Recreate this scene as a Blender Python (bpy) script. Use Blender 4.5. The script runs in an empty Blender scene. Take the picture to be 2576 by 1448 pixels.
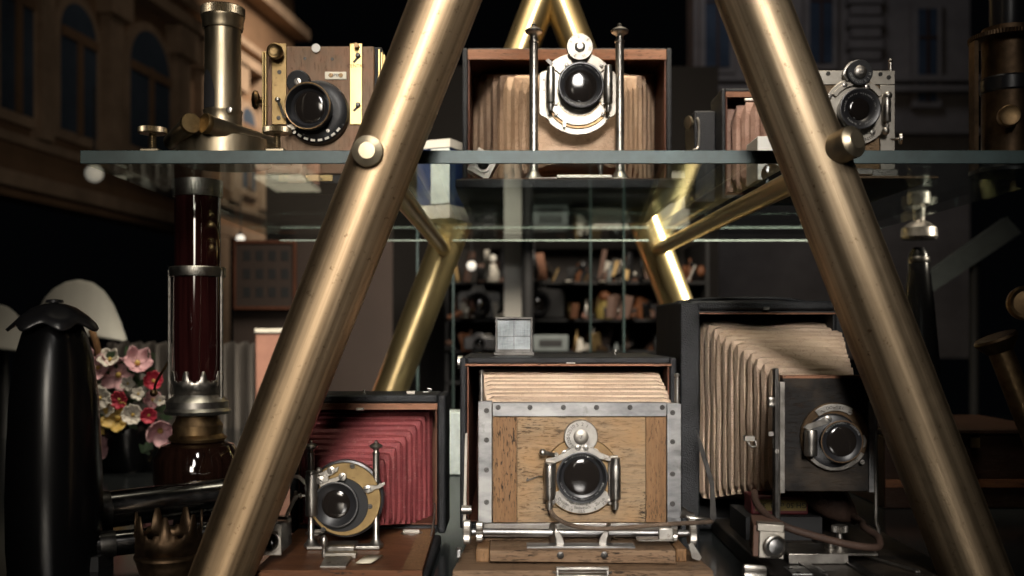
import bpy, bmesh, math, random
from mathutils import Vector, Matrix
random.seed(7)
R = math.radians
S = bpy.context.scene
COL = S.collection

# ------------------------------------------------------------------ camera, world, light
W0, HORIZON, CX = 2576.0, 835.0, 1288.0
cd = bpy.data.cameras.new('camera'); cam = bpy.data.objects.new('camera', cd); COL.objects.link(cam)
cam.location = (0, 0, 0); cam.rotation_euler = (R(90), 0, 0)
cd.sensor_width = 36; cd.lens = 36; cd.sensor_fit = 'HORIZONTAL'
cd.shift_y = 111 / W0
cd.clip_start = .02; cd.clip_end = 200
cd.dof.use_dof = True; cd.dof.focus_distance = 1.13; cd.dof.aperture_fstop = 5.0
S.camera = cam
wd = bpy.data.worlds.new('World'); S.world = wd; wd.use_nodes = True
wd.node_tree.nodes['Background'].inputs[0].default_value = (.55, .62, .75, 1)
wd.node_tree.nodes['Background'].inputs[1].default_value = .0012
S.view_settings.view_transform = 'Standard'; S.view_settings.look = 'None'
S.view_settings.exposure = 0; S.view_settings.gamma = 1
S.cycles.use_denoising = True
S.cycles.max_bounces = 8; S.cycles.transparent_max_bounces = 16
S.cycles.sample_clamp_indirect = 4
S.cycles.caustics_reflective = False; S.cycles.caustics_refractive = False

def aim(o, target):
    o.rotation_euler = (Vector(target) - o.location).to_track_quat('-Z', 'Y').to_euler()

def spot(name, loc, target, power, size, blend, radius, col):
    l = bpy.data.lights.new(name, 'SPOT'); o = bpy.data.objects.new(name, l); COL.objects.link(o)
    o.location = loc; aim(o, target)
    l.energy = power; l.spot_size = R(size); l.spot_blend = blend; l.shadow_soft_size = radius; l.color = col
    return o

def area(name, loc, target, power, sx, sy, spread, col):
    l = bpy.data.lights.new(name, 'AREA'); o = bpy.data.objects.new(name, l); COL.objects.link(o)
    o.location = loc; aim(o, target)
    l.shape = 'RECTANGLE'; l.size = sx; l.size_y = sy; l.energy = power; l.spread = R(spread); l.color = col
    return o

spot('key_light', (.27, -.62, 1.36), (.045, 1.16, .04), 112, 24, 1.0, .19, (1.0, .95, .885))
area('street_daylight', (.10, -1.25, 1.02), (.05, 1.2, .04), 3.0, .5, 1.2, 20, (1.0, .94, .87))
area('low_daylight', (-.30, -.9, .35), (-.33, 1.5, -.05), .30, .35, .7, 17, (1.0, .90, .76))
area('rear_leg_fill', (.0, 1.35, 1.25), (.05, 1.95, .10), 14.0, 1.1, .6, 70, (1.0, .88, .70))  # added lamp inside the shop, brightening the rear legs
area('right_rear_leg_fill', (1.2, 1.5, .54), (.27, 1.92, .14), 2.4, .25, .4, 15, (1.0, .90, .72))  # added lamp that puts a highlight on the right rear leg

# ------------------------------------------------------------------ node helpers
class NT:
    def __init__(s, name):
        s.m = bpy.data.materials.new(name); s.m.use_nodes = True
        s.t = s.m.node_tree; s.n = s.t.nodes; s.b = s.n['Principled BSDF']; s.out = s.n['Material Output']
        s.tc = s.n.new('ShaderNodeTexCoord')
    def link(s, a, b): s.t.links.new(a, b)
    def set(s, **k):
        for a, v in k.items():
            a = a.replace('_', ' ')
            s.b.inputs[a].default_value = v
    def map(s, scale, rot=(0, 0, 0)):
        q = s.n.new('ShaderNodeMapping'); q.inputs['Scale'].default_value = scale; q.inputs['Rotation'].default_value = rot
        s.link(s.tc.outputs['Object'], q.inputs['Vector']); return q.outputs[0]
    def map2(s, scale, rot):
        q = s.n.new('ShaderNodeMapping'); q.inputs['Scale'].default_value = scale
        s.link(s.map((1, 1, 1), rot), q.inputs['Vector']); return q.outputs[0]
    def noise(s, vec, scale, detail=4, rough=.6, dist=0):
        q = s.n.new('ShaderNodeTexNoise'); q.inputs['Scale'].default_value = scale; q.inputs['Detail'].default_value = detail
        q.inputs['Roughness'].default_value = rough; q.inputs['Distortion'].default_value = dist
        s.link(vec if vec is not None else s.tc.outputs['Object'], q.inputs['Vector']); return q.outputs['Fac']
    def voro(s, vec, scale, feature='F1'):
        q = s.n.new('ShaderNodeTexVoronoi'); q.feature = feature; q.inputs['Scale'].default_value = scale
        s.link(vec if vec is not None else s.tc.outputs['Object'], q.inputs['Vector']); return q.outputs['Distance']
    def ramp(s, fac, stops):
        q = s.n.new('ShaderNodeValToRGB'); e = q.color_ramp.elements
        while len(e) < len(stops): e.new(.5)
        for el, (p, c) in zip(e, stops):
            el.position = p
            el.color = (c, c, c, 1) if isinstance(c, (int, float)) else (*c, 1)
        s.link(fac, q.inputs[0]); return q.outputs[0]
    def mix(s, fac, a, b, mode='MIX'):
        q = s.n.new('ShaderNodeMix'); q.data_type = 'RGBA'; q.blend_type = mode
        for sock, v in ((q.inputs['Factor'], fac), (q.inputs['A'], a), (q.inputs['B'], b)):
            if isinstance(v, (int, float)): sock.default_value = v
            elif isinstance(v, tuple): sock.default_value = (*v, 1)
            else: s.link(v, sock)
        return q.outputs['Result']
    def bump(s, h, strength=.3, dist=.001, prev=None):
        q = s.n.new('ShaderNodeBump'); q.inputs['Strength'].default_value = strength; q.inputs['Distance'].default_value = dist
        s.link(h, q.inputs['Height'])
        if prev is not None: s.link(prev, q.inputs['Normal'])
        s.link(q.outputs[0], s.b.inputs['Normal']); return q.outputs[0]

def metal(name, c1, c2, r1, r2, scale=18, stretch=(1, 1, 1), rot=(0, 0, 0), spots=None, bump=.05):
    t = NT(name); t.set(Metallic=1.0)
    v = t.map(stretch, rot)
    n = t.noise(v, scale, 6, .65)
    col = t.ramp(n, [(.36, c2), (.62, c1)])
    if spots:
        n2 = t.noise(None, spots[0], 5, .7)
        col = t.mix(t.ramp(n2, [(spots[1], 0), (spots[1] + .1, spots[3] if len(spots) > 3 else 1)]), col, spots[2])
    t.link(col, t.b.inputs['Base Color'])
    n3 = t.noise(v, scale * 3.1, 5, .7)
    t.link(t.ramp(n3, [(.3, r1), (.7, r2)]), t.b.inputs['Roughness'])
    t.bump(t.noise(v, scale * 9, 3), bump, .0004)
    return t.m

def wood(name, light, dark, grain='x', scale=1.0, checks=.5, rough=.5, stain=None):
    t = NT(name)
    st = {'x': (6, 60, 60), 'z': (60, 60, 6), 'y': (60, 6, 60)}[grain]
    v = t.map(st)
    n = t.noise(v, 1.6 * scale, 8, .65, .6)
    col = t.ramp(n, [(.3, dark), (.68, light)])
    fine = t.noise(t.map(tuple(a * 6 for a in st)), 1.2 * scale, 4, .6)
    col = t.mix(.45, col, t.ramp(fine, [(.35, tuple(a * .45 for a in dark)), (.6, light)]), 'MULTIPLY')
    cs = {'x': (60, 400, 400), 'z': (400, 400, 60), 'y': (400, 60, 400)}[grain]
    crack = t.noise(t.map(cs), 1.5 * scale, 3, .6, 1.2)
    area_ = t.noise(None, 26, 3, .5)
    cm = t.mix(1.0, t.ramp(crack, [(.345 + .075 * checks, 1), (.385 + .075 * checks, 0)]), t.ramp(area_, [(.38, .25), (.6, 1)]), 'MULTIPLY')
    col = t.mix(cm, col, (.025, .016, .01))
    if stain:
        s_ = t.noise(None, 16, 4, .6)
        col = t.mix(t.ramp(s_, [(.45, 0), (.68, .75)]), col, stain)
    t.link(col, t.b.inputs['Base Color'])
    t.set(Roughness=rough); t.b.inputs['Specular IOR Level'].default_value = .18
    t.bump(t.ramp(crack, [(.32, 0), (.45, 1)]), .5, .0008)
    return t.m

def leather(name, c1, c2, scale=420, rough=.45, bump=.5, wear=None):
    t = NT(name)
    n = t.noise(None, 22, 5, .65)
    col = t.ramp(n, [(.35, c2), (.65, c1)])
    if wear:
        w = t.noise(None, 70, 6, .75)
        col = t.mix(t.ramp(w, [(wear[0], 0), (wear[0] + .08, wear[2] if len(wear) > 2 else .8)]), col, wear[1])
    t.link(col, t.b.inputs['Base Color']); t.set(Roughness=rough); t.b.inputs['Specular IOR Level'].default_value = .22
    t.bump(t.voro(None, scale), bump, .0012)
    return t.m

def worn_leather(name, c1, c2, stain, scuff=None, stain_at=.60, bump=.3):
    t = NT(name)
    n = t.noise(None, 30, 5, .65)
    col = t.ramp(n, [(.34, c2), (.64, c1)])
    w = t.noise(None, 13, 6, .72, .8)
    col = t.mix(t.ramp(w, [(stain_at, 0), (stain_at + .16, .6)]), col, stain)
    ck = t.noise(None, 42, 4, .6, 1.6)
    col = t.mix(t.ramp(ck, [(.486, 0), (.497, .38), (.503, .38), (.514, 0)]), col, tuple(a * .55 for a in stain))
    if scuff:
        sc = t.noise(None, 120, 6, .8)
        col = t.mix(t.ramp(sc, [(.58, 0), (.66, scuff[1])]), col, scuff[0])
        sl = t.noise(t.map((14, 14, 240)), 2.2, 4, .7)
        col = t.mix(t.ramp(sl, [(.62, 0), (.70, scuff[1])]), col, scuff[0])
    t.link(col, t.b.inputs['Base Color']); t.set(Roughness=.62); t.b.inputs['Specular IOR Level'].default_value = .2
    b1 = t.bump(t.noise(None, 95, 5, .65, .6), bump, .0025)
    t.bump(t.voro(None, 520), .18, .001, b1)
    return t.m

def plain(name, c, rough=.5, metallic=0, vary=.25, scale=30, bump=0):
    t = NT(name)
    n = t.noise(None, scale, 5, .65)
    t.link(t.ramp(n, [(.3, tuple(a * (1 - vary) for a in c)), (.7, c)]), t.b.inputs['Base Color'])
    t.set(Roughness=rough, Metallic=float(metallic))
    if bump: t.bump(n, bump, .001)
    return t.m

M = {}
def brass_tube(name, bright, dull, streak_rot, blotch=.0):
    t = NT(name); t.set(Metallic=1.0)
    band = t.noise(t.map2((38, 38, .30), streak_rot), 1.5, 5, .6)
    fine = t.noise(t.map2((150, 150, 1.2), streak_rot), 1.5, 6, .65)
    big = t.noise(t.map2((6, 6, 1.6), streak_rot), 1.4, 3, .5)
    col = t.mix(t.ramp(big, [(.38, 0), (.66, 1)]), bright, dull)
    col = t.mix(t.ramp(band, [(.40, .7), (.60, 0)]), col, tuple(a * .48 for a in dull))  # bands and fine streaks: patina plus reflected streaks painted into the colour
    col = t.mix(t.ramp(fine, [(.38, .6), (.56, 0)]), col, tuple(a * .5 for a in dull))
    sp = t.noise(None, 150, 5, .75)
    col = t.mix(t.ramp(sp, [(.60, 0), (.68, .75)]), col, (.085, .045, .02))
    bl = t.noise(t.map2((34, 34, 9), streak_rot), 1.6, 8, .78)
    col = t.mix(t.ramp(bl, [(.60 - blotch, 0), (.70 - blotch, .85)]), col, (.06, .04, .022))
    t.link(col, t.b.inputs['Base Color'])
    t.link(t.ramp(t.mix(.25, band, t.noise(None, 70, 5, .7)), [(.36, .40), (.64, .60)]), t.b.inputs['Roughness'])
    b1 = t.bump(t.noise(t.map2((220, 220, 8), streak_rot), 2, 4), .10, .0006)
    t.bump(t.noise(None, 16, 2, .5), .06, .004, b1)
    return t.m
M['tube_l'] = brass_tube('worn_brass_reflections_left', (.68, .515, .335), (.50, .35, .205), (0, R(-21.2), 0), -.12)
M['tube_r'] = brass_tube('worn_brass_reflections_right', (.56, .44, .295), (.34, .25, .155), (0, R(21.2), 0), -.025)
M['tube_b'] = metal('polished_brass', (.82, .63, .33), (.72, .54, .27), .27, .33, 5, (1, 1, .3), bump=.01)
M['brass'] = metal('aged_brass', (.31, .22, .105), (.19, .13, .06), .34, .5, 25, spots=(60, .6, (.10, .06, .03)))
M['brass_bright'] = metal('lacquered_brass', (.62, .47, .22), (.50, .36, .155), .36, .5, 14, (1, 1, .4), spots=(90, .64, (.20, .11, .05)))
M['brass_pale'] = metal('pale_instrument_brass', (.42, .355, .25), (.29, .24, .165), .32, .48, 30, (1, 1, .15))
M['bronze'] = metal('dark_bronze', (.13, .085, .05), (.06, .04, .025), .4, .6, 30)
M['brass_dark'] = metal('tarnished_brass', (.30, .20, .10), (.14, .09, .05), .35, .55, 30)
M['nickel'] = metal('nickel_plate', (.48, .455, .415), (.29, .27, .245), .28, .46, 40, spots=(80, .62, (.14, .11, .08)))
M['nickel_bright'] = metal('bright_nickel', (.45, .42, .37), (.33, .305, .265), .42, .55, 30, spots=(70, .64, (.30, .20, .12), .7))
M['nickel_strip'] = metal('scratched_nickel_strip', (.36, .355, .345), (.17, .17, .175), .30, .52, 26, (.6, 1, 1.6), spots=(30, .60, (.13, .125, .12), .7))
M['steel_dark'] = metal('dark_steel', (.10, .095, .09), (.05, .047, .043), .3, .5, 60)
M['wood_panel'] = wood('honey_oak_panel', (.445, .335, .215), (.295, .205, .125), 'x', 1.0, 1.0, .5, (.33, .195, .09))
M['wood_stile'] = wood('brown_oak_stile', (.36, .22, .115), (.22, .125, .06), 'z', 1.0, .7, .5)
M['wood_bed'] = wood('grey_worn_oak', (.34, .235, .15), (.19, .12, .07), 'x', .9, .8, .6)
M['wood_red'] = wood('mahogany_bed', (.25, .115, .055), (.115, .047, .023), 'x', .8, .2, .45)
M['wood_pink'] = wood('rosy_walnut', (.36, .25, .165), (.235, .155, .098), 'z', .8, .0, .5, (.30, .15, .09))
M['wood_dimmed'] = wood('dimmed_chest_wood', (.045, .020, .010), (.02, .009, .005), 'x', .8, .1, .5)  # brown wood painted darker for the faint light at the right edge
M['wood_edge'] = wood('worn_wood_rim', (.42, .23, .14), (.25, .12, .07), 'x', 1.0, .2, .55)
M['wood_lining'] = wood('dark_red_lining', (.20, .085, .05), (.10, .04, .024), 'z', 1.0, .1, .5)
M['wood_black'] = wood('black_stained_wood', (.030, .027, .025), (.010, .009, .009), 'x', 1.2, .4, .5, (.06, .045, .032))
M['leatherette'] = leather('black_leatherette', (.020, .020, .022), (.009, .009, .010), 800, .5, .35, (.70, (.13, .10, .08), .45))
M['lea_side'] = leather('grained_black_leather', (.022, .023, .025), (.009, .009, .010), 560, .5, .5, (.72, (.12, .09, .07), .45))
M['bel_cream'] = worn_leather('cream_leather', (.54, .41, .305), (.455, .33, .235), (.26, .14, .09))
M['bel_tan'] = worn_leather('tan_leather', (.54, .38, .26), (.43, .28, .18), (.15, .065, .035), None, .57)
M['bel_pink'] = worn_leather('rosy_leather', (.42, .27, .21), (.27, .15, .11), (.14, .07, .05))
M['bel_red'] = worn_leather('red_leather', (.23, .050, .052), (.15, .031, .034), (.085, .016, .018), ((.36, .21, .19), .6), .62)
M['black'] = plain('black_enamel', (.018, .018, .02), .32)
M['black_gloss'] = plain('black_lacquer', (.004, .004, .0045), .24)
M['black_gloss'].node_tree.nodes['Principled BSDF'].inputs['Specular IOR Level'].default_value = .3
M['black_worn'] = leather('chipped_black_paint', (.022, .022, .024), (.012, .012, .013), 90, .4, .15, (.61, (.42, .41, .40), .9))
M['black_matt'] = plain('matt_black', (.012, .012, .013), .7)
M['engrave'] = plain('engraved_black', (.012, .011, .01), .6)
M['white_ink'] = plain('white_engraving', (.34, .34, .33), .6)
M['white_shade'] = plain('grey_white_shade', (.44, .43, .39), .6, vary=.06)
M['white'] = plain('white_plastic', (.70, .68, .62), .5, vary=.08)
M['cable'] = leather('braided_cable', (.19, .135, .095), (.07, .05, .037), 900, .8, 1.0)
M['dark_chrome'] = metal('dark_chrome', (.30, .29, .285), (.10, .095, .095), .10, .24, 9, (.5, 2, 2))
M['rubber'] = leather('brown_rubber', (.075, .045, .033), (.04, .025, .019), 700, .6, .3)
M['blue'] = plain('blue_card', (.014, .035, .12), .5)
M['white_card'] = plain('white_card', (.66, .62, .54), .6)
M['red_card'] = plain('red_card', (.13, .022, .024), .55)
M['yellow_card'] = plain('yellow_card', (.30, .225, .065), .55)
M['orange_card'] = plain('orange_card', (.20, .075, .03), .6)
M['brown_card'] = plain('brown_card', (.10, .05, .032), .6)
M['pink_card'] = plain('salmon_card', (.30, .145, .105), .6)
M['grey_card'] = plain('grey_card', (.13, .15, .15), .5)
M['pale_green'] = plain('pale_green_paint', (.70, .76, .72), .5, vary=.35, scale=60)
M['ivory'] = plain('ivory_plate', (.68, .62, .48), .4, vary=.1)
M['curtain'] = plain('dark_curtain', (.05, .043, .038), .8)
M['stone'] = plain('sandstone', (.48, .34, .235), .8, vary=.45, scale=3.0)
M['stone_dark'] = plain('brown_render', (.30, .18, .105), .8, vary=.4, scale=2)
M['stone_grey'] = plain('grey_stone', (.40, .35, .32), .8, vary=.4, scale=2)
M['win_blue'] = plain('blue_window_glass', (.10, .135, .19), .25, vary=.5, scale=2)
M['floor'] = plain('black_glass_floor', (.014, .016, .017), .16, scale=60)
M['wall_brown'] = plain('brown_wall', (.042, .027, .021), .8, scale=6)
M['wall'] = plain('dark_wall', (.022, .018, .016), .8)
for k, c in (('petal_pink', (.64, .38, .41)), ('petal_white', (.66, .62, .55)), ('petal_red', (.50, .035, .07)), ('petal_yellow', (.55, .38, .10)), ('leaf', (.03, .06, .025))):
    M[k] = plain(k, c, .55, vary=.3, scale=60)
def lens_glass():
    t = NT('coated_lens_glass'); t.set(Base_Color=(.011, .009, .008, 1), Roughness=.035)
    t.b.inputs['IOR'].default_value = 1.5; t.b.inputs['Specular IOR Level'].default_value = .38
    t.b.inputs['Coat Weight'].default_value = .12; t.b.inputs['Coat Roughness'].default_value = .12
    n = t.noise(None, 45, 4, .6)
    t.link(t.ramp(n, [(.35, .03), (.75, .12)]), t.b.inputs['Roughness'])
    return t.m
M['lens'] = lens_glass()
def thin_glass(name, tint, rough=.0, boost=1.0):
    t = NT(name); n = t.n; n.remove(t.b)
    tr = n.new('ShaderNodeBsdfTransparent'); tr.inputs[0].default_value = (*tint, 1)
    gl = n.new('ShaderNodeBsdfGlossy'); gl.inputs['Roughness'].default_value = rough; gl.inputs[0].default_value = (.9, .97, .95, 1)
    fr = n.new('ShaderNodeFresnel'); fr.inputs['IOR'].default_value = 1.5
    ge = n.new('ShaderNodeNewGeometry'); iq = n.new('ShaderNodeMapRange'); iq.inputs[3].default_value = 1.5; iq.inputs[4].default_value = 1 / 1.5
    t.link(ge.outputs['Backfacing'], iq.inputs[0]); t.link(iq.outputs[0], fr.inputs['IOR'])
    ma = n.new('ShaderNodeMath'); ma.operation = 'MULTIPLY'; ma.inputs[1].default_value = boost
    mx = n.new('ShaderNodeMixShader')
    t.link(fr.outputs[0], ma.inputs[0]); t.link(ma.outputs[0], mx.inputs[0]); t.link(tr.outputs[0], mx.inputs[1]); t.link(gl.outputs[0], mx.inputs[2])
    t.link(mx.outputs[0], t.out.inputs[0]); return t.m
M['glass'] = thin_glass('clear_shelf_glass', (.93, .96, .95), 0, .62)
def scratched_mirror():
    t = NT('scratched_finder_mirror'); n = t.noise(t.map((30, 30, 260)), 2, 6, .7); q = t.noise(t.map((300, 40, 30)), 1.5, 5, .7); b = t.noise(None, 30, 4, .6)
    col = t.ramp(t.mix(.5, n, q), [(.34, (.06, .07, .075)), (.6, (.19, .21, .22))]); col = t.mix(t.ramp(b, [(.4, .0), (.65, .8)]), col, (.30, .325, .33))
    t.link(col, t.b.inputs['Base Color']); t.set(Roughness=.4, Metallic=.35); return t.m
M['glass_clear'] = scratched_mirror()
M['glass_amber'] = thin_glass('smoked_amber_glass', (.30, .12, .05), .02, 1.0)
M['glass_edge'] = plain('ground_glass_edge', (.045, .078, .078), .5, vary=.55, scale=22)
def red_glass(name, c):
    t = NT(name); t.set(Base_Color=(*c, 1), Roughness=.06); t.b.inputs['Coat Weight'].default_value = .6
    n = t.noise(t.map((90, 90, 3)), 2, 4)
    t.link(t.ramp(n, [(.3, tuple(a * .35 for a in c)), (.7, c)]), t.b.inputs['Base Color']); return t.m
M['red_glass'] = red_glass('ruby_glass', (.030, .007, .007))
M['font_glass'] = red_glass('dark_amber_font', (.014, .006, .004))
def glow(name, c, e):
    t = NT(name); t.set(Base_Color=(*c, 1)); t.b.inputs['Emission Color'].default_value = (*c, 1); t.b.inputs['Emission Strength'].default_value = e; return t.m
M['bulb'] = glow('lamp_glow', (1, .94, .78), .16)
M['bulb_bright'] = glow('lamp_glow_bright', (1, .93, .8), .8)

# ------------------------------------------------------------------ geometry helpers
class F:
    """A plane facing the window at depth d: gives metres for a place in it."""
    def __init__(s, d): s.d = d; s.k = d / W0
    def x(s, px): return (px - CX) * s.k
    def z(s, py): return (HORIZON - py) * s.k
    def m(s, n): return n * s.k
    def p(s, px, py, fwd=0.0): return Vector((s.x(px), s.d - fwd, s.z(py)))

def basis(axis):
    a = Vector(axis).normalized()
    u = a.cross(Vector((0, 0, 1)))
    if u.length < 1e-3: u = Vector((1, 0, 0))
    u.normalize(); v = u.cross(a).normalized()
    return u, v, a

class MB:
    def __init__(s): s.v = []; s.f = []; s.mi = []; s.cur = 0
    def add(s, vs, fs):
        o = len(s.v); s.v += [Vector(q) for q in vs]
        for f in fs: s.f.append([i + o for i in f]); s.mi.append(s.cur)
        return s
    def box(s, lo, hi, rot=None):
        x0, y0, z0 = lo; x1, y1, z1 = hi
        vs = [Vector(q) for q in ((x0, y0, z0), (x1, y0, z0), (x1, y1, z0), (x0, y1, z0), (x0, y0, z1), (x1, y0, z1), (x1, y1, z1), (x0, y1, z1))]
        if rot is not None:
            c = (Vector(lo) + Vector(hi)) / 2; vs = [c + rot @ (q - c) for q in vs]
        return s.add(vs, [(0, 3, 2, 1), (4, 5, 6, 7), (0, 1, 5, 4), (1, 2, 6, 5), (2, 3, 7, 6), (3, 0, 4, 7)])
    def pbox(s, f, x0, y0, x1, y1, front, back, rot=None):
        """a box given by its face in plane f, front metres towards the window and back metres away from it"""
        return s.box((f.x(x0), f.d - front, f.z(y1)), (f.x(x1), f.d + back, f.z(y0)), rot)
    def lathe(s, prof, o, axis, n=40):
        u, v, a = basis(axis); o = Vector(o); vs = []; fs = []; rings = []
        for r, h in prof:
            if r < 1e-7:
                rings.append([len(vs)]); vs.append(o + a * h)
            else:
                rings.append(list(range(len(vs), len(vs) + n)))
                for i in range(n):
                    t = 2 * math.pi * i / n; vs.append(o + a * h + (u * math.cos(t) + v * math.sin(t)) * r)
        for A, B in zip(rings, rings[1:]):
            for i in range(n):
                j = (i + 1) % n
                if len(A) == 1 and len(B) == 1: continue
                if len(A) == 1: fs.append((A[0], B[i], B[j]))
                elif len(B) == 1: fs.append((A[i], B[0], A[j]))
                else: fs.append((A[i], B[i], B[j], A[j]))
        if len(rings[0]) > 1: fs.append(tuple(rings[0]))
        if len(rings[-1]) > 1: fs.append(tuple(reversed(rings[-1])))
        return s.add(vs, fs)
    def ringlathe(s, prof, o, axis, n=48):
        """a closed profile revolved (a hollow ring)"""
        u, v, a = basis(axis); o = Vector(o); k = len(prof); vs = []; fs = []
        for r, h in prof:
            for i in range(n):
                t = 2 * math.pi * i / n; vs.append(o + a * h + (u * math.cos(t) + v * math.sin(t)) * r)
        for q in range(k):
            w = (q + 1) % k
            for i in range(n):
                j = (i + 1) % n; fs.append((q * n + i, w * n + i, w * n + j, q * n + j))
        return s.add(vs, fs)
    def cyl(s, p0, p1, r0, r1=None, n=28):
        p0 = Vector(p0); p1 = Vector(p1); r1 = r0 if r1 is None else r1
        return s.lathe([(r0, 0), (r1, (p1 - p0).length)], p0, p1 - p0, n)
    def knurl(s, p0, p1, r, teeth=40, depth=.06):
        p0 = Vector(p0); p1 = Vector(p1); u, v, a = basis(p1 - p0); L = (p1 - p0).length; n = teeth * 2; vs = []; fs = []
        hs = [(0, .9), (.12, 1), (.88, 1), (1, .9)]
        for h, k in hs:
            for i in range(n):
                t = 2 * math.pi * i / n; rr = r * k * (1 - (depth if i % 2 else 0)); vs.append(p0 + a * L * h + (u * math.cos(t) + v * math.sin(t)) * rr)
        for q in range(3):
            for i in range(n):
                j = (i + 1) % n; fs.append((q * n + i, (q + 1) * n + i, (q + 1) * n + j, q * n + j))
        fs.append(tuple(range(n))); fs.append(tuple(reversed(range(3 * n, 4 * n))))
        return s.add(vs, fs)
    def tube(s, pts, r, n=12, sub=6):
        P = [Vector(p) for p in pts]; C = []
        for i in range(len(P) - 1):
            a = P[max(i - 1, 0)]; b = P[i]; c = P[i + 1]; d = P[min(i + 2, len(P) - 1)]
            for q in range(sub):
                t = q / sub
                C.append(.5 * ((2 * b) + (c - a) * t + (2 * a - 5 * b + 4 * c - d) * t * t + (3 * b - a - 3 * c + d) * t ** 3))
        C.append(P[-1]); vs = []; fs = []; u = None
        for i, c in enumerate(C):
            tdir = (C[min(i + 1, len(C) - 1)] - C[max(i - 1, 0)]).normalized()
            if u is None: u = basis(tdir)[0]
            u = (u - tdir * u.dot(tdir)).normalized(); v = tdir.cross(u)
            rr = r(i / (len(C) - 1)) if callable(r) else r
            for k in range(n):
                t = 2 * math.pi * k / n; vs.append(c + (u * math.cos(t) + v * math.sin(t)) * rr)
        for i in range(len(C) - 1):
            for k in range(n):
                j = (k + 1) % n; fs.append((i * n + k, i * n + j, (i + 1) * n + j, (i + 1) * n + k))
        fs.append(tuple(reversed(range(n)))); fs.append(tuple(range((len(C) - 1) * n, len(C) * n)))
        return s.add(vs, fs)
    def prism(s, pts, y0, y1):
        """polygon of (x, z) points extruded from depth y0 to y1"""
        n = len(pts); vs = [(x, y0, z) for x, z in pts] + [(x, y1, z) for x, z in pts]
        return s.add(vs, [tuple(range(n)), tuple(reversed(range(n, 2 * n)))] + [(i, i + n, (i + 1) % n + n, (i + 1) % n) for i in range(n)])
    def extrude(s, pts, vec):
        n = len(pts); vec = Vector(vec); pts = [Vector(p) for p in pts]
        return s.add(pts + [p + vec for p in pts], [tuple(range(n)), tuple(reversed(range(n, 2 * n)))] + [(i, i + n, (i + 1) % n + n, (i + 1) % n) for i in range(n)])
    def sphere(s, c, r, n=20, sc=(1, 1, 1)):
        c = Vector(c); vs = [c + Vector((0, 0, r * sc[2]))]; m = n // 2
        for i in range(1, m):
            a = math.pi * i / m
            for j in range(n):
                b = 2 * math.pi * j / n; vs.append(c + Vector((r * sc[0] * math.sin(a) * math.cos(b), r * sc[1] * math.sin(a) * math.sin(b), r * sc[2] * math.cos(a))))
        vs.append(c - Vector((0, 0, r * sc[2]))); fs = []; L = len(vs) - 1
        for j in range(n):
            k = (j + 1) % n; fs.append((0, 1 + j, 1 + k)); fs.append((L, L - n + k, L - n + j))
        for i in range(m - 2):
            for j in range(n):
                k = (j + 1) % n; a = 1 + i * n; fs.append((a + j, a + n + j, a + n + k, a + k))
        return s.add(vs, fs)
    def arc(s, c, ro, ri, a0, a1, y0, y1, n=32):
        """flat ring sector in the x-z plane; angles in degrees from +x, counter-clockwise"""
        c = Vector(c)
        out = [(c.x + ro * math.cos(R(a0 + (a1 - a0) * i / n)), c.z + ro * math.sin(R(a0 + (a1 - a0) * i / n))) for i in range(n + 1)]
        inn = [(c.x + ri * math.cos(R(a1 + (a0 - a1) * i / n)), c.z + ri * math.sin(R(a1 + (a0 - a1) * i / n))) for i in range(n + 1)]
        k = n + 1; vs = []
        for y in (y0, y1): vs += [(x, y, z) for x, z in out] + [(x, y, z) for x, z in inn]
        N = 2 * k; fs = []
        for i in range(n):
            a, b = i, i + 1; c2, d2 = 2 * k - 1 - i, 2 * k - 2 - i
            fs += [(a, b, d2, c2), (N + a, N + c2, N + d2, N + b), (a, N + a, N + b, b), (c2, d2, N + d2, N + c2)]
        fs += [(0, 2 * k - 1, N + 2 * k - 1, N), (n, N + n, N + n + 1, n + 1)]
        return s.add(vs, fs)
    def text(s, string, size, o, right=(1, 0, 0), up=(0, 0, 1), align='CENTER', ext=.0001):
        c = bpy.data.curves.new('t', 'FONT'); c.body = string; c.size = size; c.extrude = ext; c.align_x = align; c.align_y = 'CENTER'; c.resolution_u = 3
        ob = bpy.data.objects.new('t', c); COL.objects.link(ob)
        me = bpy.data.meshes.new_from_object(ob.evaluated_get(bpy.context.evaluated_depsgraph_get()))
        rx = Vector(right).normalized(); ux = Vector(up).normalized(); nx = rx.cross(ux); o = Vector(o)
        s.add([o + rx * q.co.x + ux * q.co.y + nx * q.co.z for q in me.vertices], [tuple(p.vertices) for p in me.polygons])
        bpy.data.objects.remove(ob); bpy.data.curves.remove(c); bpy.data.meshes.remove(me); return s
    def arctext(s, string, size, c, r, a0, a1, inward=True):
        """letters along an arc in the x-z plane; inward: read with their feet outwards (along the bottom)"""
        c = Vector(c); n = len(string)
        for i, ch in enumerate(string):
            if ch == ' ': continue
            a = R(a0 + (a1 - a0) * (i + .5) / n); rad = Vector((math.cos(a), 0, math.sin(a)))
            up = -rad if inward else rad
            right = Vector((up.z, 0, -up.x))
            s.text(ch, size, c + rad * r, right, up)
        return s

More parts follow.
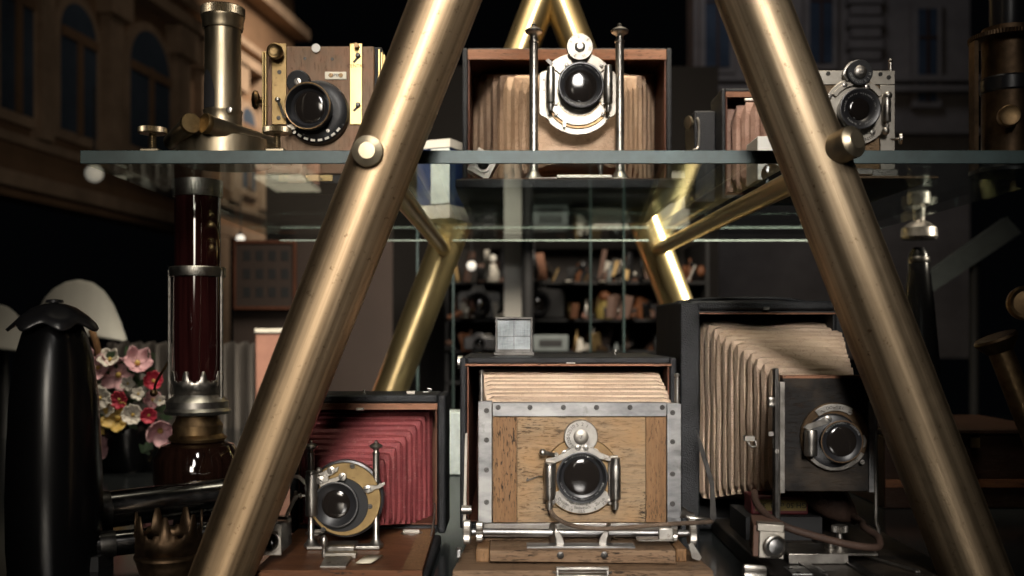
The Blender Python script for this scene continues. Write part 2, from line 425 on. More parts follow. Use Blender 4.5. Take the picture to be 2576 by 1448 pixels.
ROOT = {}
def build(name, mb, mats, parent=None, bevel=0.0, ang=32, smooth=True):
    me = bpy.data.meshes.new(name)
    off = ROOT.get(parent.name, Vector((0, 0, 0))) if parent else Vector((0, 0, 0))
    if parent is None and getattr(mb, 'org', None) is not None: off = Vector(mb.org)
    me.from_pydata([tuple(q - off) for q in mb.v], [], mb.f); me.update()
    mats = mats if isinstance(mats, (list, tuple)) else [mats]
    for m in mats: me.materials.append(M[m] if isinstance(m, str) else m)
    for p, i in zip(me.polygons, mb.mi): p.material_index = i
    bm = bmesh.new(); bm.from_mesh(me); bmesh.ops.recalc_face_normals(bm, faces=bm.faces)
    for f in bm.faces: f.smooth = smooth
    for e in bm.edges:
        if len(e.link_faces) == 2 and e.calc_face_angle(0) > R(ang): e.smooth = False
    bm.to_mesh(me); bm.free()
    o = bpy.data.objects.new(name, me); COL.objects.link(o)
    if parent:
        o.parent = parent; ROOT[o.name] = off
    else:
        o.location = off; ROOT[o.name] = off
    if bevel:
        b = o.modifiers.new('edge', 'BEVEL'); b.width = bevel; b.segments = 2; b.limit_method = 'ANGLE'; b.angle_limit = R(40)
        b.harden_normals = False
    return o

def thing(name, label, cat, loc, group=None):
    o = bpy.data.objects.new(name, None); COL.objects.link(o); o.location = loc; o.empty_display_size = .02
    ROOT[o.name] = Vector(loc); o['label'] = label; o['category'] = cat
    if group: o['group'] = group
    return o
def tag(o, label, cat, group=None):
    o['label'] = label; o['category'] = cat
    if group: o['group'] = group
    return o
def structure(o): o['kind'] = 'structure'; return o

def screw(parent, p, r, mat='steel_dark', slot=None, axis=(0, -1, 0), proud=.0006):
    m = MB(); p = Vector(p); a = Vector(axis)
    m.lathe([(r, -.0005), (r, proud * .6), (r * .86, proud), (0, proud * 1.05)], p, axis, 16)
    m.cur = 1; t = random.uniform(0, math.pi) if slot is None else slot
    u, v, _ = basis(axis); d = u * math.cos(t) + v * math.sin(t); e = a.cross(d)
    top = p + a * proud * 1.2
    m.extrude([top + d * r * .82 + e * r * .13, top + d * r * .82 - e * r * .13, top - d * r * .82 - e * r * .13, top - d * r * .82 + e * r * .13], -a * proud * .35)
    return build('screw', m, [mat, 'engrave'], parent)

def bellows(parent, back, front, n, amp, mat, cham=.010, name='bellows', wob=.0, ease=1.0):
    """back and front: (x0, x1, z0, z1, depth); flat-topped pleats between them, with pointed gussets at the corners"""
    m = MB(); rings = []
    def ring(t, inset, c, tip):
        tt = min(max(t, 0), 1) ** ease
        x0, x1, z0, z1, y = [a + (b - a) * tt for a, b in zip(back, front)]
        q = inset * random.uniform(.88, 1.12); y += random.uniform(-1, 1) * wob * 1.6
        x0 += q; x1 -= q; z0 += q; z1 -= q
        jit = lambda: random.uniform(-wob, wob)
        e = tip
        L = [(x0 + c, z1), (x1 - c, z1), (x1 + e, z1 + e), (x1, z1 - c), (x1, z0 + c), (x1 + e, z0 - e), (x1 - c, z0), (x0 + c, z0), (x0 - e, z0 - e), (x0, z0 + c), (x0, z1 - c), (x0 - e, z1 + e)]
        P = []
        for k_, (a, b) in enumerate(zip(L, L[1:] + L[:1])):
            k = 4 if k_ in (0, 3, 6, 9) else 1
            for s_ in range(k):
                w = s_ / k; P.append((a[0] + (b[0] - a[0]) * w + jit(), y + jit() * .5, a[1] + (b[1] - a[1]) * w + jit()))
        return P
    for i in range(n):
        rings.append(ring((i + .02) / n, amp, cham * 1.15, -cham * .62))
        rings.append(ring((i + .36) / n, 0, cham * .95, -cham * .30))
        rings.append(ring((i + .74) / n, amp * .10, cham * .75, -cham * .02))
    rings.append(ring(1, amp * .4, cham, -cham * .4))
    N = len(rings[0]); vs = [p for r in rings for p in r]; fs = []; K = len(rings) - 1
    for i in range(K):
        for j in range(N):
            k = (j + 1) % N; fs.append((i * N + j, i * N + k, (i + 1) * N + k, (i + 1) * N + j))
    fs.append(tuple(range(K * N, K * N + N)))
    m.add(vs, fs)
    return build(name, m, mat, parent, ang=12)

def case(parent, x0, x1, z0, z1, yf, yb, th, mat='leatherette', lining='wood_lining', rim='wood_edge', rim_in=True, top=True):
    m = MB()
    m.box((x0, yf, z0), (x0 + th, yb, z1)); m.box((x1 - th, yf, z0), (x1, yb, z1))
    m.box((x0 + th, yf, z1 - th), (x1 - th, yb, z1)); m.box((x0 + th, yf, z0), (x1 - th, yb, z0 + th))
    m.box((x0 + th, yb - th, z0 + th), (x1 - th, yb, z1 - th))
    c = build('case', m, mat, parent, bevel=th * .28)
    l = MB(); g = .0006; t2 = .002; a, b, e, f = x0 + th + g, x1 - th - g, z0 + th + g, z1 - th - g
    y2 = yb - th - g; yq = yf + .0015
    l.box((a, yq, e), (a + t2, y2, f)); l.box((b - t2, yq, e), (b, y2, f)); l.box((a + t2, yq, f - t2), (b - t2, y2, f)); l.box((a + t2, yq, e), (b - t2, y2, e + t2)); l.box((a + t2, y2 - t2, e + t2), (b - t2, y2, f - t2))
    build('case_lining', l, lining, parent)
    return c

def lens(parent, c, r, depth, glass_r, rim='black', front=None, tilt=(0, -1, 0), letters=None, glass_in=.35, rimmat=None):
    c = Vector(c); a = Vector(tilt).normalized()
    m = MB()
    gi = depth * (1 - glass_in)
    m.ringlathe([(r * .93, 0), (r * .97, depth * .3), (r * .97, depth * .82), (r, depth * .84), (r, depth * .985), (r * .97, depth), (r * .93, depth), (glass_r * 1.12, gi + depth * .05), (glass_r * 1.02, gi), (glass_r * .9, gi - depth * .1), (glass_r * .9, 0)], c, a, 56)
    b = build('lens_barrel', m, rim, parent)
    g = MB(); prof = [(glass_r * 1.0, gi - depth * .04)]
    for i in range(1, 9):
        t = i / 8; prof.append((glass_r * math.cos(t * math.pi / 2), gi - depth * .04 + glass_r * .13 * math.sin(t * math.pi / 2)))
    prof[-1] = (0, prof[-1][1])
    g.lathe(prof, c, a, 48); build('lens_glass', g, 'lens', b)
    if rimmat:
        q = MB(); q.ringlathe([(r * .955, depth * 1.0), (r * 1.015, depth * .97), (r * 1.015, depth * 1.02), (r * .985, depth * 1.04), (r * .955, depth * 1.03)], c, a, 56); build('front_ring', q, rimmat, b)
    if letters:
        t = MB(); rr = (r * .95 + glass_r * 1.12) / 2
        cc = c + a * (depth * (1 - glass_in * .5) + .0008)
        for s_, a0, a1, inw in letters: t.arctext(s_, r * .14, cc, rr, a0, a1, inw)
        build('lettering', t, 'white_ink', b)
    return b

def finial_post(parent, x, y, z0, z1, r, name='post', mat='nickel', foot=True):
    m = MB(); h = z1 - z0
    prof = [(r * 2.2, 0), (r * 2.3, r * .8), (r * 1.7, r * 1.4), (r * 1.2, r * 2.2), (r, r * 2.6)] if foot else [(r, 0)]
    prof += [(r, h - r * 4.6), (r * 1.15, h - r * 4.5), (r * 1.15, h - r * 4.1), (r * .9, h - r * 3.9), (r * .8, h - r * 3.2), (r * 1.0, h - r * 2.8), (r * 1.9, h - r * 2.3), (r * 2.05, h - r * 1.8), (r * 1.4, h - r * 1.3), (r * .5, h - r * .9), (r * .55, h - r * .4), (0, h)]
    m.lathe(prof, (x, y, z0), (0, 0, 1), 24); return build(name, m, mat, parent)

def air_cylinder(parent, f, x, y0, y1, w, fwd, tip=True, cap=0, mat='nickel'):
    """small pneumatic shutter cylinder, upright"""
    m = MB(); r = f.m(w) / 2; a = f.p(x, y0, fwd); b = f.p(x, y1, fwd); L = (a - b).length
    prof = [(r * .92, 0), (r, r * .15), (r, L - r * .3), (r * .92, L)]
    if cap: prof += [(r * .85, L), (r * .85, L + f.m(cap)), (r * .7, L + f.m(cap) + r * .1)]
    m.lathe(prof, b, (0, 0, 1), 28)
    if tip: m.lathe([(r * .35, -r * 1.9), (r * .45, -r * 1.85), (r * .62, -r * .9), (r * .62, -r * .6), (r * .35, -r * .5), (r * .4, 0)], b, (0, 0, 1), 20)
    return build('shutter_cylinder', m, mat, parent)

def dial(parent, f, cx, cy, r, fwd, mat='nickel_bright', ink='engrave', marks=('1', '2', '5', '10', '25', '50', '100', 'T', 'B'), hub=.42, a0=200, a1=-20, knurled=False):
    m = MB(); rr = f.m(r); c = f.p(cx, cy, fwd)
    if knurled: m.knurl(c + Vector((0, .003, 0)), c + Vector((0, -.0018, 0)), rr, 50, .04)
    else: m.lathe([(rr * .96, -.003), (rr, -.0025), (rr, .0012), (rr * .96, .0018), (0, .0018)], c, (0, -1, 0), 48)
    d = build('speed_dial', m, mat, parent)
    h = MB(); h.lathe([(rr * hub, .0015), (rr * hub, .003), (rr * hub * .85, .0038), (rr * .2, .0044), (rr * .2, .006), (0, .0062)], c, (0, -1, 0), 32)
    build('dial_hub', h, 'nickel' if mat != 'nickel' else 'nickel_bright', d)
    t = MB(); n = len(marks)
    for i, s_ in enumerate(marks):
        a = R(a0 + (a1 - a0) * i / (n - 1)); rad = Vector((math.cos(a), 0, math.sin(a))); up = rad; right = Vector((up.z, 0, -up.x))
        t.text(s_, rr * .30, c + Vector((0, -.0021, 0)) + rad * rr * .74, right, up)
    build('lettering', t, ink, d)
    screw(d, c + Vector((0, -.0058, 0)), rr * .14, 'nickel')
    return d

# ------------------------------------------------------------------ setting
ZF = -.245
m = MB(); m.box((-2.2, .55, ZF - .03), (2.2, 3.0, ZF)); structure(build('display_floor', m, 'floor'))
m = MB(); m.box((-1.25, 5.2, -1.2), (1.05, 5.3, 1.35)); structure(build('back_wall', m, 'wall'))

# ------------------------------------------------------------------ brass frame
def frame():
    root = thing('brass_display_frame', 'large worn brass tube A-frame carrying the glass shelf, bolts through its front legs', 'display frame', (.075, 1.4, ZF))
    def leg(pa, pb, r, mat, r2=None):
        m = MB(); pa = Vector(pa); pb = Vector(pb); m.cyl(pa, pb, r, r2 or r, 64); return build('leg', m, mat, root)
    fq = F(.955)
    a, b = fq.p(1120, 0), fq.p(557, 1448); A = b + (a - b) * 1.9; B = a + (b - a) * 1.02
    leg(B, A, .0288, 'tube_l', .0345)
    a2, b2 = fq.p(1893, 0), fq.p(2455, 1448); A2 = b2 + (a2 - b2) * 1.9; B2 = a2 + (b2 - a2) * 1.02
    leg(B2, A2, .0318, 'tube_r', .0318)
    fb = F(1.92)
    p = lambda x0, y0, s, y: fb.p(x0 + s * (y - y0), y)
    leg(p(1101, 673, -.384, 1160), p(1101, 673, -.384, -70), .0315, 'tube_b')
    leg(p(1644, 612, .385, 1160), p(1644, 612, .385, -70), .0315, 'tube_b')
    z = .152
    for (u, v, e) in ((b, a, p(1101, 673, -.384, 626)), (b2, a2, p(1644, 612, .385, 626))):
        t = (z - u.z) / (v.z - u.z); s = u + (v - u) * t
        m = MB(); m.cyl(s, (e.x, e.y, z), .0118, .0118, 32); build('crossbar', m, 'tube_b', root)
    # bolts: knurless round heads with a flat face turned towards the window
    def bolt(px, py, axis, r, L, k):
        f = F(.955); c = f.p(px, py, .024); m = MB(); a = Vector(axis).normalized()
        k2 = .56
        m.lathe([(r, -.006), (r, L * .80), (r * .96, L * .86), (r * k2, L), (r * k2 * .94, L + .0008), (0, L + .001)], c, a, 40)
        return build('bolt', m, k, root)
    bolt(938, 396, (0, -1, -.02), .0142, .016, 'brass_pale')
    bolt(2084, 386, (.55, -1, .22), .0150, .024, 'brass_pale')
frame()

# ------------------------------------------------------------------ glass shelf
def shelf():
    zt, zb, d1, d2 = .181, .1682, 1.022, 1.89
    x0, x1 = F(d1).x(203), .60
    root = thing('glass_shelf', 'thick clear glass shelf with a grey-green ground edge, resting on the brass crossbars', 'shelf', ((x0 + x1) / 2, d1, zb))
    m = MB(); m.box((x0 + .002, d1 + .002, zb), (x1 - .002, d2, zt)); build('pane', m, 'glass', root)
    m = MB(); m.box((x0, d1 - .0015, zb - .0002), (x1, d1 + .0015, zt + .0002)); build('front_edge', m, 'glass_edge', root, bevel=.0006)
    m = MB(); m.box((x0 + .003, d2 + .0005, zb + .0002), (x1 - .003, d2 + .0012, zb + .0022)); build('rear_edge', m, 'pale_green', root)
shelf()
ZS = .1815

# ------------------------------------------------------------------ bottom centre: wooden plate camera
def wooden_plate_camera():
    root = thing('plate_camera', 'large folding plate camera with honey oak lens panel framed by screwed nickel strips', 'camera', (F(1.05).x(1445), 1.05, ZF))
    b = F(1.17)
    x0, x1, zt, zb = b.x(1157), b.x(1702), b.z(899), b.z(1330)
    case(root, x0, x1, zb, zt, 1.17, 1.44, .0075)
    r = MB(); r.box((x0 + .006, 1.1685, zt - .0095), (x1 - .006, 1.1712, zt - .0072)); build('case_rim', r, 'wood_edge', root)
    m = MB(); m.box((b.x(1425), 1.169, b.z(914)), (b.x(1447), 1.176, b.z(911))); build('catch', m, 'nickel', root)
    bk, fr = F(1.24), F(1.035)
    bellows(root, (bk.x(1208), bk.x(1655), bk.z(1290), bk.z(918), 1.24), (fr.x(1222), fr.x(1692), fr.z(1305), fr.z(1004), 1.036), 9, .0115, 'bel_cream', .009, wob=.0007)
    f = F(1.02)
    m = MB(); m.pbox(f, 1301, 1040, 1624, 1314, 0, .010); build('lens_panel', m, 'wood_panel', root, bevel=.0004)
    m = MB(); m.pbox(f, 1240, 1040, 1300, 1314, 0, .010); build('panel_stile', m, 'wood_stile', root, bevel=.0004)
    m = MB(); m.pbox(f, 1625, 1040, 1676, 1314, 0, .010); build('panel_stile', m, 'wood_stile', root, bevel=.0004)
    m = MB(); m.pbox(f, 1239, 1012, 1676.5, 1047, .0022, .008); build('top_strip', m, 'nickel_strip', root, bevel=.0005)
    m = MB(); m.pbox(f, 1203, 1009, 1238, 1314, .0022, .012); build('side_strip', m, 'nickel_strip', root, bevel=.0005)
    m = MB(); m.pbox(f, 1677, 1014, 1713, 1314, .0022, .012); build('side_strip', m, 'nickel_strip', root, bevel=.0005)
    for x in (1253, 1333, 1417, 1500, 1584, 1665): screw(root, f.p(x, 1024, .0024), f.m(6.5))
    for y in (1032, 1106, 1181, 1262): screw(root, f.p(1224, y, .0024), f.m(6.5))
    for y in (1037, 1110, 1191, 1266): screw(root, f.p(1691, y, .0024), f.m(6.5))
    for x, y0, y1 in ((1211, 930, 1010), (1706, 938, 1015)):
        m = MB(); rr = f.m(6); q = f.p(x, y1, -.006); L = f.m(y1 - y0)
        m.lathe([(rr * 1.1, 0), (rr * 1.1, L * .2), (rr, L * .21), (rr, L * .82), (rr * .7, L * .83), (rr * .7, L * .86), (rr * 1.15, L * .9), (rr * 1.2, L * .94), (rr * .8, L * .985), (0, L)], q, (0, 0, 1), 20); build('post', m, 'nickel', root)
    # shutter
    c = f.p(1462, 1196)
    m = MB(); m.lathe([(f.m(97), -.002), (f.m(97), .003), (f.m(95), .0036), (0, .0036)], c, (0, -1, 0), 64); plate = build('shutter_plate', m, 'brass_dark', root)
    m = MB(); m.arc(c, f.m(93), f.m(60), 212, 328, f.d - .0056, f.d - .0034, 40); sc = build('aperture_scale', m, 'nickel', plate, bevel=.0003)
    t = MB(); cc = Vector((c.x, f.d - .0060, c.z))
    t.arctext('Hugo Stöckig & Co', f.m(11), cc, f.m(68.5), 240, 300)
    t.arctext('Dresden - Bodenbach - Zürich', f.m(10.5), cc, f.m(79), 224, 316)
    for s_, a in (('50', 221), ('30', 229), ('25', 240), ('18', 252), ('12,5', 270), ('9', 293), ('7,5', 311)):
        rad = Vector((math.cos(R(a)), 0, math.sin(R(a)))); t.text(s_, f.m(10), cc + rad * f.m(88), (-rad.z, 0, rad.x), -rad)
    build('lettering', t, 'engrave', sc)
    # bridge across the lens
    pts = [(1372, 1150), (1396, 1146), (1416, 1136), (1440, 1122), (1462, 1117), (1486, 1122), (1510, 1136), (1530, 1144), (1552, 1142), (1552, 1155), (1528, 1157), (1506, 1150), (1486, 1139), (1462, 1134), (1440, 1139), (1418, 1152), (1398, 1160), (1372, 1163)]
    m = MB(); m.prism([(f.x(a), f.z(b_)) for a, b_ in pts], f.d - .0100, f.d - .0075); build('bridge', m, 'nickel', plate, bevel=.0004)
    for x, y in ((1452, 1123), (1472, 1123)): screw(plate, f.p(x, y, .0102), f.m(7), 'nickel')
    for x in (1390, 1536): 
        m = MB(); m.pbox(f, x - 8, 1160, x + 8, 1246, .0062, -.0034); build('side_plate', m, 'nickel', plate, bevel=.001)
        for y in (1166, 1240): screw(plate, f.p(x, y, .0063), f.m(6.5), 'nickel')
    for x, y in ((1389, 1260), (1534, 1259)): screw(plate, f.p(x, y, .0058), f.m(8), 'nickel')
    lens(root, c + Vector((0, -.0035, 0)), f.m(64), .011, f.m(46), letters=[('Hugo Meyer & Co - Goerlitz  No 157714', 195, 345, True), ('Aristostigmat', 140, 50, False)], glass_in=.5)
    dial(root, f, 1460, 1096, 42, .0075, mat='nickel', marks=('1', '2', '5', '10', '25', '50', '100', 'No'), hub=.45, a0=60, a1=225)
    m = MB(); m.prism([(f.x(a), f.z(b_)) for a, b_ in ((1420, 1132), (1412, 1145), (1422, 1150), (1445, 1143), (1476, 1143), (1500, 1150), (1511, 1143), (1502, 1128), (1480, 1120), (1440, 1120))], f.d - .0060, f.d - .0036); build('dial_bracket', m, 'nickel', plate)
    for x, y in ((1419, 1138), (1499, 1137), (1398, 1141)): screw(plate, f.p(x, y, .0062), f.m(8 if x != 1398 else 6), 'nickel')
    air_cylinder(root, f, 1381, 1165, 1250, 27, .014, cap=0); air_cylinder(root, f, 1545, 1165, 1250, 27, .014, cap=17)
    m = MB(); m.lathe([(f.m(15), 0), (f.m(15), .0016), (f.m(10), .0022), (0, .0024)], f.p(1381, 1163, .014), (0, 0, 1), 20); build('piston_cap', m, 'nickel', root)
    m = MB(); m.tube([f.p(1393, 1142, .005), f.p(1380, 1138, .009), f.p(1368, 1134, .011)], .0022, 10); m.sphere(f.p(1364, 1134, .012), f.m(9), 14); build('release_lever', m, 'nickel', root)
    m = MB(); m.tube([f.p(1328, 1200, .004), f.p(1325, 1207, .004), f.p(1334, 1204, .004), f.p(1352, 1197, .004), f.p(1364, 1196, .006)], .0006, 8); build('wire_hook', m, 'steel_dark', root)
    # rack shaft and foot channel
    m = MB(); m.pbox(f, 1216, 1316, 1694, 1352, -.002, .016); build('foot_channel', m, 'nickel', root, bevel=.0008)
    m = MB(); m.cyl(f.p(1150 + 38, 1333, .008), f.p(1735, 1337, .008), f.m(8.5), n=20); build('pinion_shaft', m, 'nickel_strip', root)
    for x, sgn in ((1207, -1), (1690, 1)):
        m = MB(); m.knurl(f.p(x - 9, 1333, .008), f.p(x + 9, 1333, .008), f.m(25), 16, .14); build('pinion', m, 'nickel', root)
    for x in (1176, 1736):
        m = MB(); m.knurl(f.p(x - 9, 1334, .008), f.p(x + 9, 1334, .008), f.m(34 if x > 1300 else 30), 44, .05); build('focus_knob', m, 'nickel', root)
    for x, sg in ((1391, 1), (1528, -1)):
        m = MB(); m.lathe([(f.m(17), -.0015), (f.m(26), -.0012), (f.m(27), 0), (f.m(26), .0012), (f.m(17), .0015)], f.p(x, 1338, .009), (1, .35 * sg, 0), 28); k = build('bracket_ring', m, 'nickel', root)
        m = MB(); m.prism([(f.x(a), f.z(b_)) for a, b_ in ((x, 1326), (x + 14 * sg, 1328), (x + 22 * sg, 1340), (x + 32 * sg, 1376), (x + 8 * sg, 1378), (x + 6 * sg, 1350))], f.d - .0195, f.d - .0175); build('bracket', m, 'nickel', root, bevel=.0006)
    g = F(.992)
    m = MB(); m.pbox(g, 1325, 1372, 1597, 1379, .004, .014); build('foot_strip', m, 'nickel_strip', root, bevel=.0004)
    m = MB(); m.pbox(F(.995), 1652, 1322, 1690, 1352, .012, -.009); m.pbox(F(.995), 1600, 1350, 1692, 1356, .012, .004); build('clamp_tab', m, 'nickel', root, bevel=.0012)
    # wooden bed
    y0 = .978; q = F(y0)
    m = MB(); m.prism([(q.x(a), q.z(b_)) for a, b_ in ((1232, 1384), (1700, 1384), (1700, 1418), (1232, 1412))], y0, 1.03); build('sliding_block', m, 'wood_bed', root, bevel=.0008)
    for xa, xb in ((1197, 1231), (1701, 1728)):
        m = MB(); m.pbox(F(.99), xa, 1380, xb, 1414, 0, .05); build('block_end', m, 'wood_stile', root, bevel=.0015)
    for x in (1410, 1520): screw(root, q.p(x, 1396, .0006), q.m(9), 'steel_dark')
    m = MB(); w = F(1.0); zz = q.z(1418)
    m.add([(F(.955).x(1138), .955, zz - .001), (F(.955).x(1795), .955, zz - .001), (w.x(1722) + .004, 1.165, zz - .001), (w.x(1180), 1.165, zz - .001),
           (F(.955).x(1138), .955, ZF), (F(.955).x(1795), .955, ZF), (w.x(1722) + .004, 1.165, ZF), (w.x(1180), 1.165, ZF)],
          [(0, 1, 2, 3), (7, 6, 5, 4), (0, 4, 5, 1), (1, 5, 6, 2), (2, 6, 7, 3), (3, 7, 4, 0)]); build('bed', m, 'wood_bed', root, bevel=.0012)
    m = MB(); m.box((w.x(1200), 1.03, zz), (w.x(1712), 1.165, F(1.03).z(1352))); build('bed_riser', m, 'wood_bed', root, bevel=.001)
    m = MB(); h = F(.954); m.pbox(h, 1398, 1424, 1532, 1432, .004, .001); m.pbox(h, 1390, 1436, 1540, 1440, .003, .001); m.pbox(h, 1398, 1432, 1406, 1446, .004, .001); m.pbox(h, 1524, 1432, 1532, 1446, .004, .001); m.pbox(h, 1398, 1444, 1532, 1449, .004, .001); build('front_handle', m, 'nickel', root, bevel=.0008)
    m = MB(); m.prism([(g.x(a), g.z(b_)) for a, b_ in ((1729, 1366), (1738, 1360), (1762, 1398), (1756, 1406), (1738, 1400))], .985, .988); build('corner_plate', m, 'nickel', root)
    m = MB(); m.pbox(F(.97), 1148, 1382, 1160, 1404, .0, .012); build('corner_knob', m, 'nickel_strip', root, bevel=.001)
    # left strut
    e = F(1.10)
    m = MB(); m.extrude([e.p(1170, 1090), e.p(1176, 1090), e.p(1172, 1310), e.p(1165, 1310)], (0, .003, 0)); build('strut', m, 'nickel_bright', root)
    m = MB(); m.cyl(e.p(1162, 1280, .004), e.p(1186, 1280, .004), e.m(11)); build('strut_knob', m, 'nickel', root)
    # reflecting finder on top of the case
    v = F(1.25); zc = zt + .0005
    m = MB(); xa, xb = v.x(1246), v.x(1340); z1 = v.z(797); t_ = .0028
    m.box((xa, 1.25, zc), (xa + t_, 1.262, z1)); m.box((xb - t_, 1.25, zc), (xb, 1.262, z1)); m.box((xa + t_, 1.25, z1 - t_), (xb - t_, 1.262, z1)); m.box((xa - .002, 1.248, zc), (xb + .002, 1.27, zc + .004)); vf = build('finder_frame', m, 'steel_dark', root, bevel=.0004)
    m = MB(); m.box((xa + t_, 1.254, zc + .004), (xb - t_, 1.256, z1 - t_)); build('finder_glass', m, 'glass_clear', vf)
    m = MB(); xc = (xa + xb) / 2; m.box((xc - .0003, 1.2532, zc + .004), (xc + .0003, 1.2539, z1 - t_)); m.box((xa + t_, 1.2532, (zc + z1) / 2 - .0003), (xc - .0004, 1.2539, (zc + z1) / 2 + .0003)); m.box((xc + .0004, 1.2532, (zc + z1) / 2 - .0003), (xb - t_, 1.2539, (zc + z1) / 2 + .0003)); m.box((xa + t_, 1.2525, zc + .004), (xb - t_, 1.2531, zc + .0075)); build('cross_hair', m, 'steel_dark', vf)
    m = MB(); m.lathe([(.0022, 0), (.0022, .003), (.004, .004), (.004, .0065), (0, .007)], (b.x(1577), 1.3, zt), (0, 0, 1), 16); build('catch_knob', m, 'nickel', root)
    m = MB(); m.cyl((x0 - .006, 1.24, b.z(915)), (x0, 1.24, b.z(915)), .008, .008, 20); build('side_knob', m, 'nickel', root)
    # cable release
    m = MB(); m.tube([f.p(1381, 1262, .014), f.p(1386, 1282, .014), f.p(1405, 1300, .016), f.p(1440, 1313, .02), f.p(1500, 1318, .024), f.p(1570, 1314, .026), f.p(1640, 1308, .026), f.p(1720, 1305, .022), f.p(1775, 1307, .012), f.p(1790, 1312, 0)], .0022, 10); build('cable_release', m, 'cable', root)
    m = MB(); m.tube([f.p(1715, 1292, 0), f.p(1735, 1300, .004), f.p(1760, 1302, .004), f.p(1785, 1308, 0)], .0019, 10); m.lathe([(.006, 0), (.005, .004), (.003, .008), (.0024, .014)], f.p(1712, 1288, 0), (1, 0, -.3), 18); build('release_end', m, 'nickel', root)
wooden_plate_camera()

# ------------------------------------------------------------------ bottom left: red bellows camera
def red_camera():
    root = thing('folding_camera', 'folding camera with red leather bellows, mahogany bed and round brass lens plate', 'camera', (F(1.1).x(920), 1.1, ZF))
    b = F(1.18); x0, x1, zt, zb = b.x(728), b.x(1121), b.z(993), b.z(1342)
    case(root, x0, x1, zb, zt, 1.18, 1.26, .0095, mat='lea_side')
    m = MB(); m.box((x0 + .0096, 1.1788, zt - .0168), (x1 - .0096, 1.1830, zt - .0098)); build('case_rim', m, 'wood_edge', root)
    for x, w_ in ((912, 5), ): 
        m = MB(); m.lathe([(.0018, 0), (.0018, .005), (0, .006)], (b.x(x), 1.195, zt), (0, 0, 1), 14); build('catch_knob', m, 'nickel_bright', root)
    m = MB(); m.box((b.x(1020), 1.19, zt), (b.x(1042), 1.20, zt + .004)); build('catch', m, 'nickel_bright', root, bevel=.0006)
    m = MB(); m.tube([(b.x(1060), 1.2, zt + .002), (b.x(1074), 1.2, zt + .0025), (b.x(1082), 1.2, zt + .005), (b.x(1072), 1.2, zt + .0062)], .0009, 8); build('strap_loop', m, 'nickel', root)
    m = MB(); m.box((b.x(897), 1.174, b.z(1032)), (b.x(917), 1.1785, b.z(1025))); build('catch', m, 'nickel_bright', root, bevel=.001)
    bk, fr = F(1.235), F(1.085)
    bellows(root, (bk.x(738), bk.x(1092), bk.z(1318), bk.z(1024), 1.235), (fr.x(806), fr.x(948), fr.z(1322), fr.z(1176), 1.085), 11, .0105, 'bel_red', .008, wob=.0007)
    # bed
    zt2 = -.2262; m = MB(); fx = F(.972)
    m.add([(fx.x(640), .972, zt2), (fx.x(1062), .972, zt2), (b.x(1094), 1.182, zt2), (b.x(750), 1.182, zt2), (fx.x(640), .972, zt2 - .006), (fx.x(1062), .972, zt2 - .006), (b.x(1094), 1.182, zt2 - .006), (b.x(750), 1.182, zt2 - .006)],
          [(0, 1, 2, 3), (7, 6, 5, 4), (0, 4, 5, 1), (1, 5, 6, 2), (2, 6, 7, 3), (3, 7, 4, 0)]); build('bed', m, 'wood_red', root)
    m = MB(); m.add([(fx.x(1010), .974, zt2 + .0004), (fx.x(1061), .974, zt2 + .0004), (b.x(1093), 1.17, zt2 + .0004), (b.x(1058), 1.17, zt2 + .0004)], [(0, 1, 2, 3)]); build('bed_cleat', m, 'wood_stile', root)
    m = MB(); m.box((fx.x(640) - .004, .968, ZF), (fx.x(1062) + .004, 1.178, zt2 - .0065)); build('bed_cover', m, 'lea_side', root, bevel=.003)
    for x in (802, 1038):
        e = F(1.165); m = MB(); m.lathe([(.0125, 0), (.0125, .001), (.010, .0015), (0, .0015)], (e.x(x), 1.152, zt2), (0, 0, 1), 28); m.box((e.x(x) - .009, 1.150, zt2 + .001), (e.x(x) + .009, 1.154, zt2 + .0045)); build('hinge', m, 'nickel', root)
    m = MB(); e = F(1.13); m.tube([(b.x(1092), 1.178, b.z(1265)), (e.x(1090), 1.15, e.z(1290)), (e.x(1083), 1.13, e.z(1352)), (e.x(1062), 1.12, e.z(1360))], .0011, 8, 3); build('strut', m, 'nickel', root)
    # front standard
    f = F(1.07)
    for x in (783, 946): finial_post(root, f.x(x), 1.07, zt2 + .002, f.z(1106), f.m(8.2))
    m = MB(); m.box((f.x(774), 1.062, zt2 + .0005), (f.x(958), 1.078, zt2 + .0042)); build('standard_foot', m, 'nickel', root, bevel=.0008)
    c = f.p(868, 1254)
    m = MB(); m.lathe([(f.m(97), -.010), (f.m(97), -.001), (f.m(90), 0), (0, 0)], c, (0, -1, 0), 64); build('lens_board', m, 'black', root)
    m = MB(); m.lathe([(f.m(91), .0006), (f.m(92), .0015), (f.m(92), .003), (f.m(90), .0038), (0, .0038)], c, (0, -1, 0), 72); plate = build('brass_plate', m, 'brass', root)
    for x, y in ((888, 1171), (932, 1272), (815, 1330)): screw(plate, f.p(x, y, .004), f.m(6.5), 'steel_dark')
    m = MB(); m.lathe([(f.m(68), .0036), (f.m(67), .0048), (0, .0048)], f.p(860, 1268), (0, -1, 0), 56); build('recess_disc', m, 'black_matt', plate)
    lens(root, f.p(849, 1264, .004), f.m(57), .010, f.m(36), glass_in=.4, tilt=(0, -1, 0))
    # air cylinder on the left with its knob and levers
    air_cylinder(root, f, 790, 1188, 1292, 32, .012, tip=False)
    m = MB(); m.lathe([(f.m(13), 0), (f.m(15), .001), (f.m(15), .003), (f.m(12), .0036)], f.p(790, 1188, .012), (0, 0, 1), 24); build('piston_cap', m, 'nickel', root)
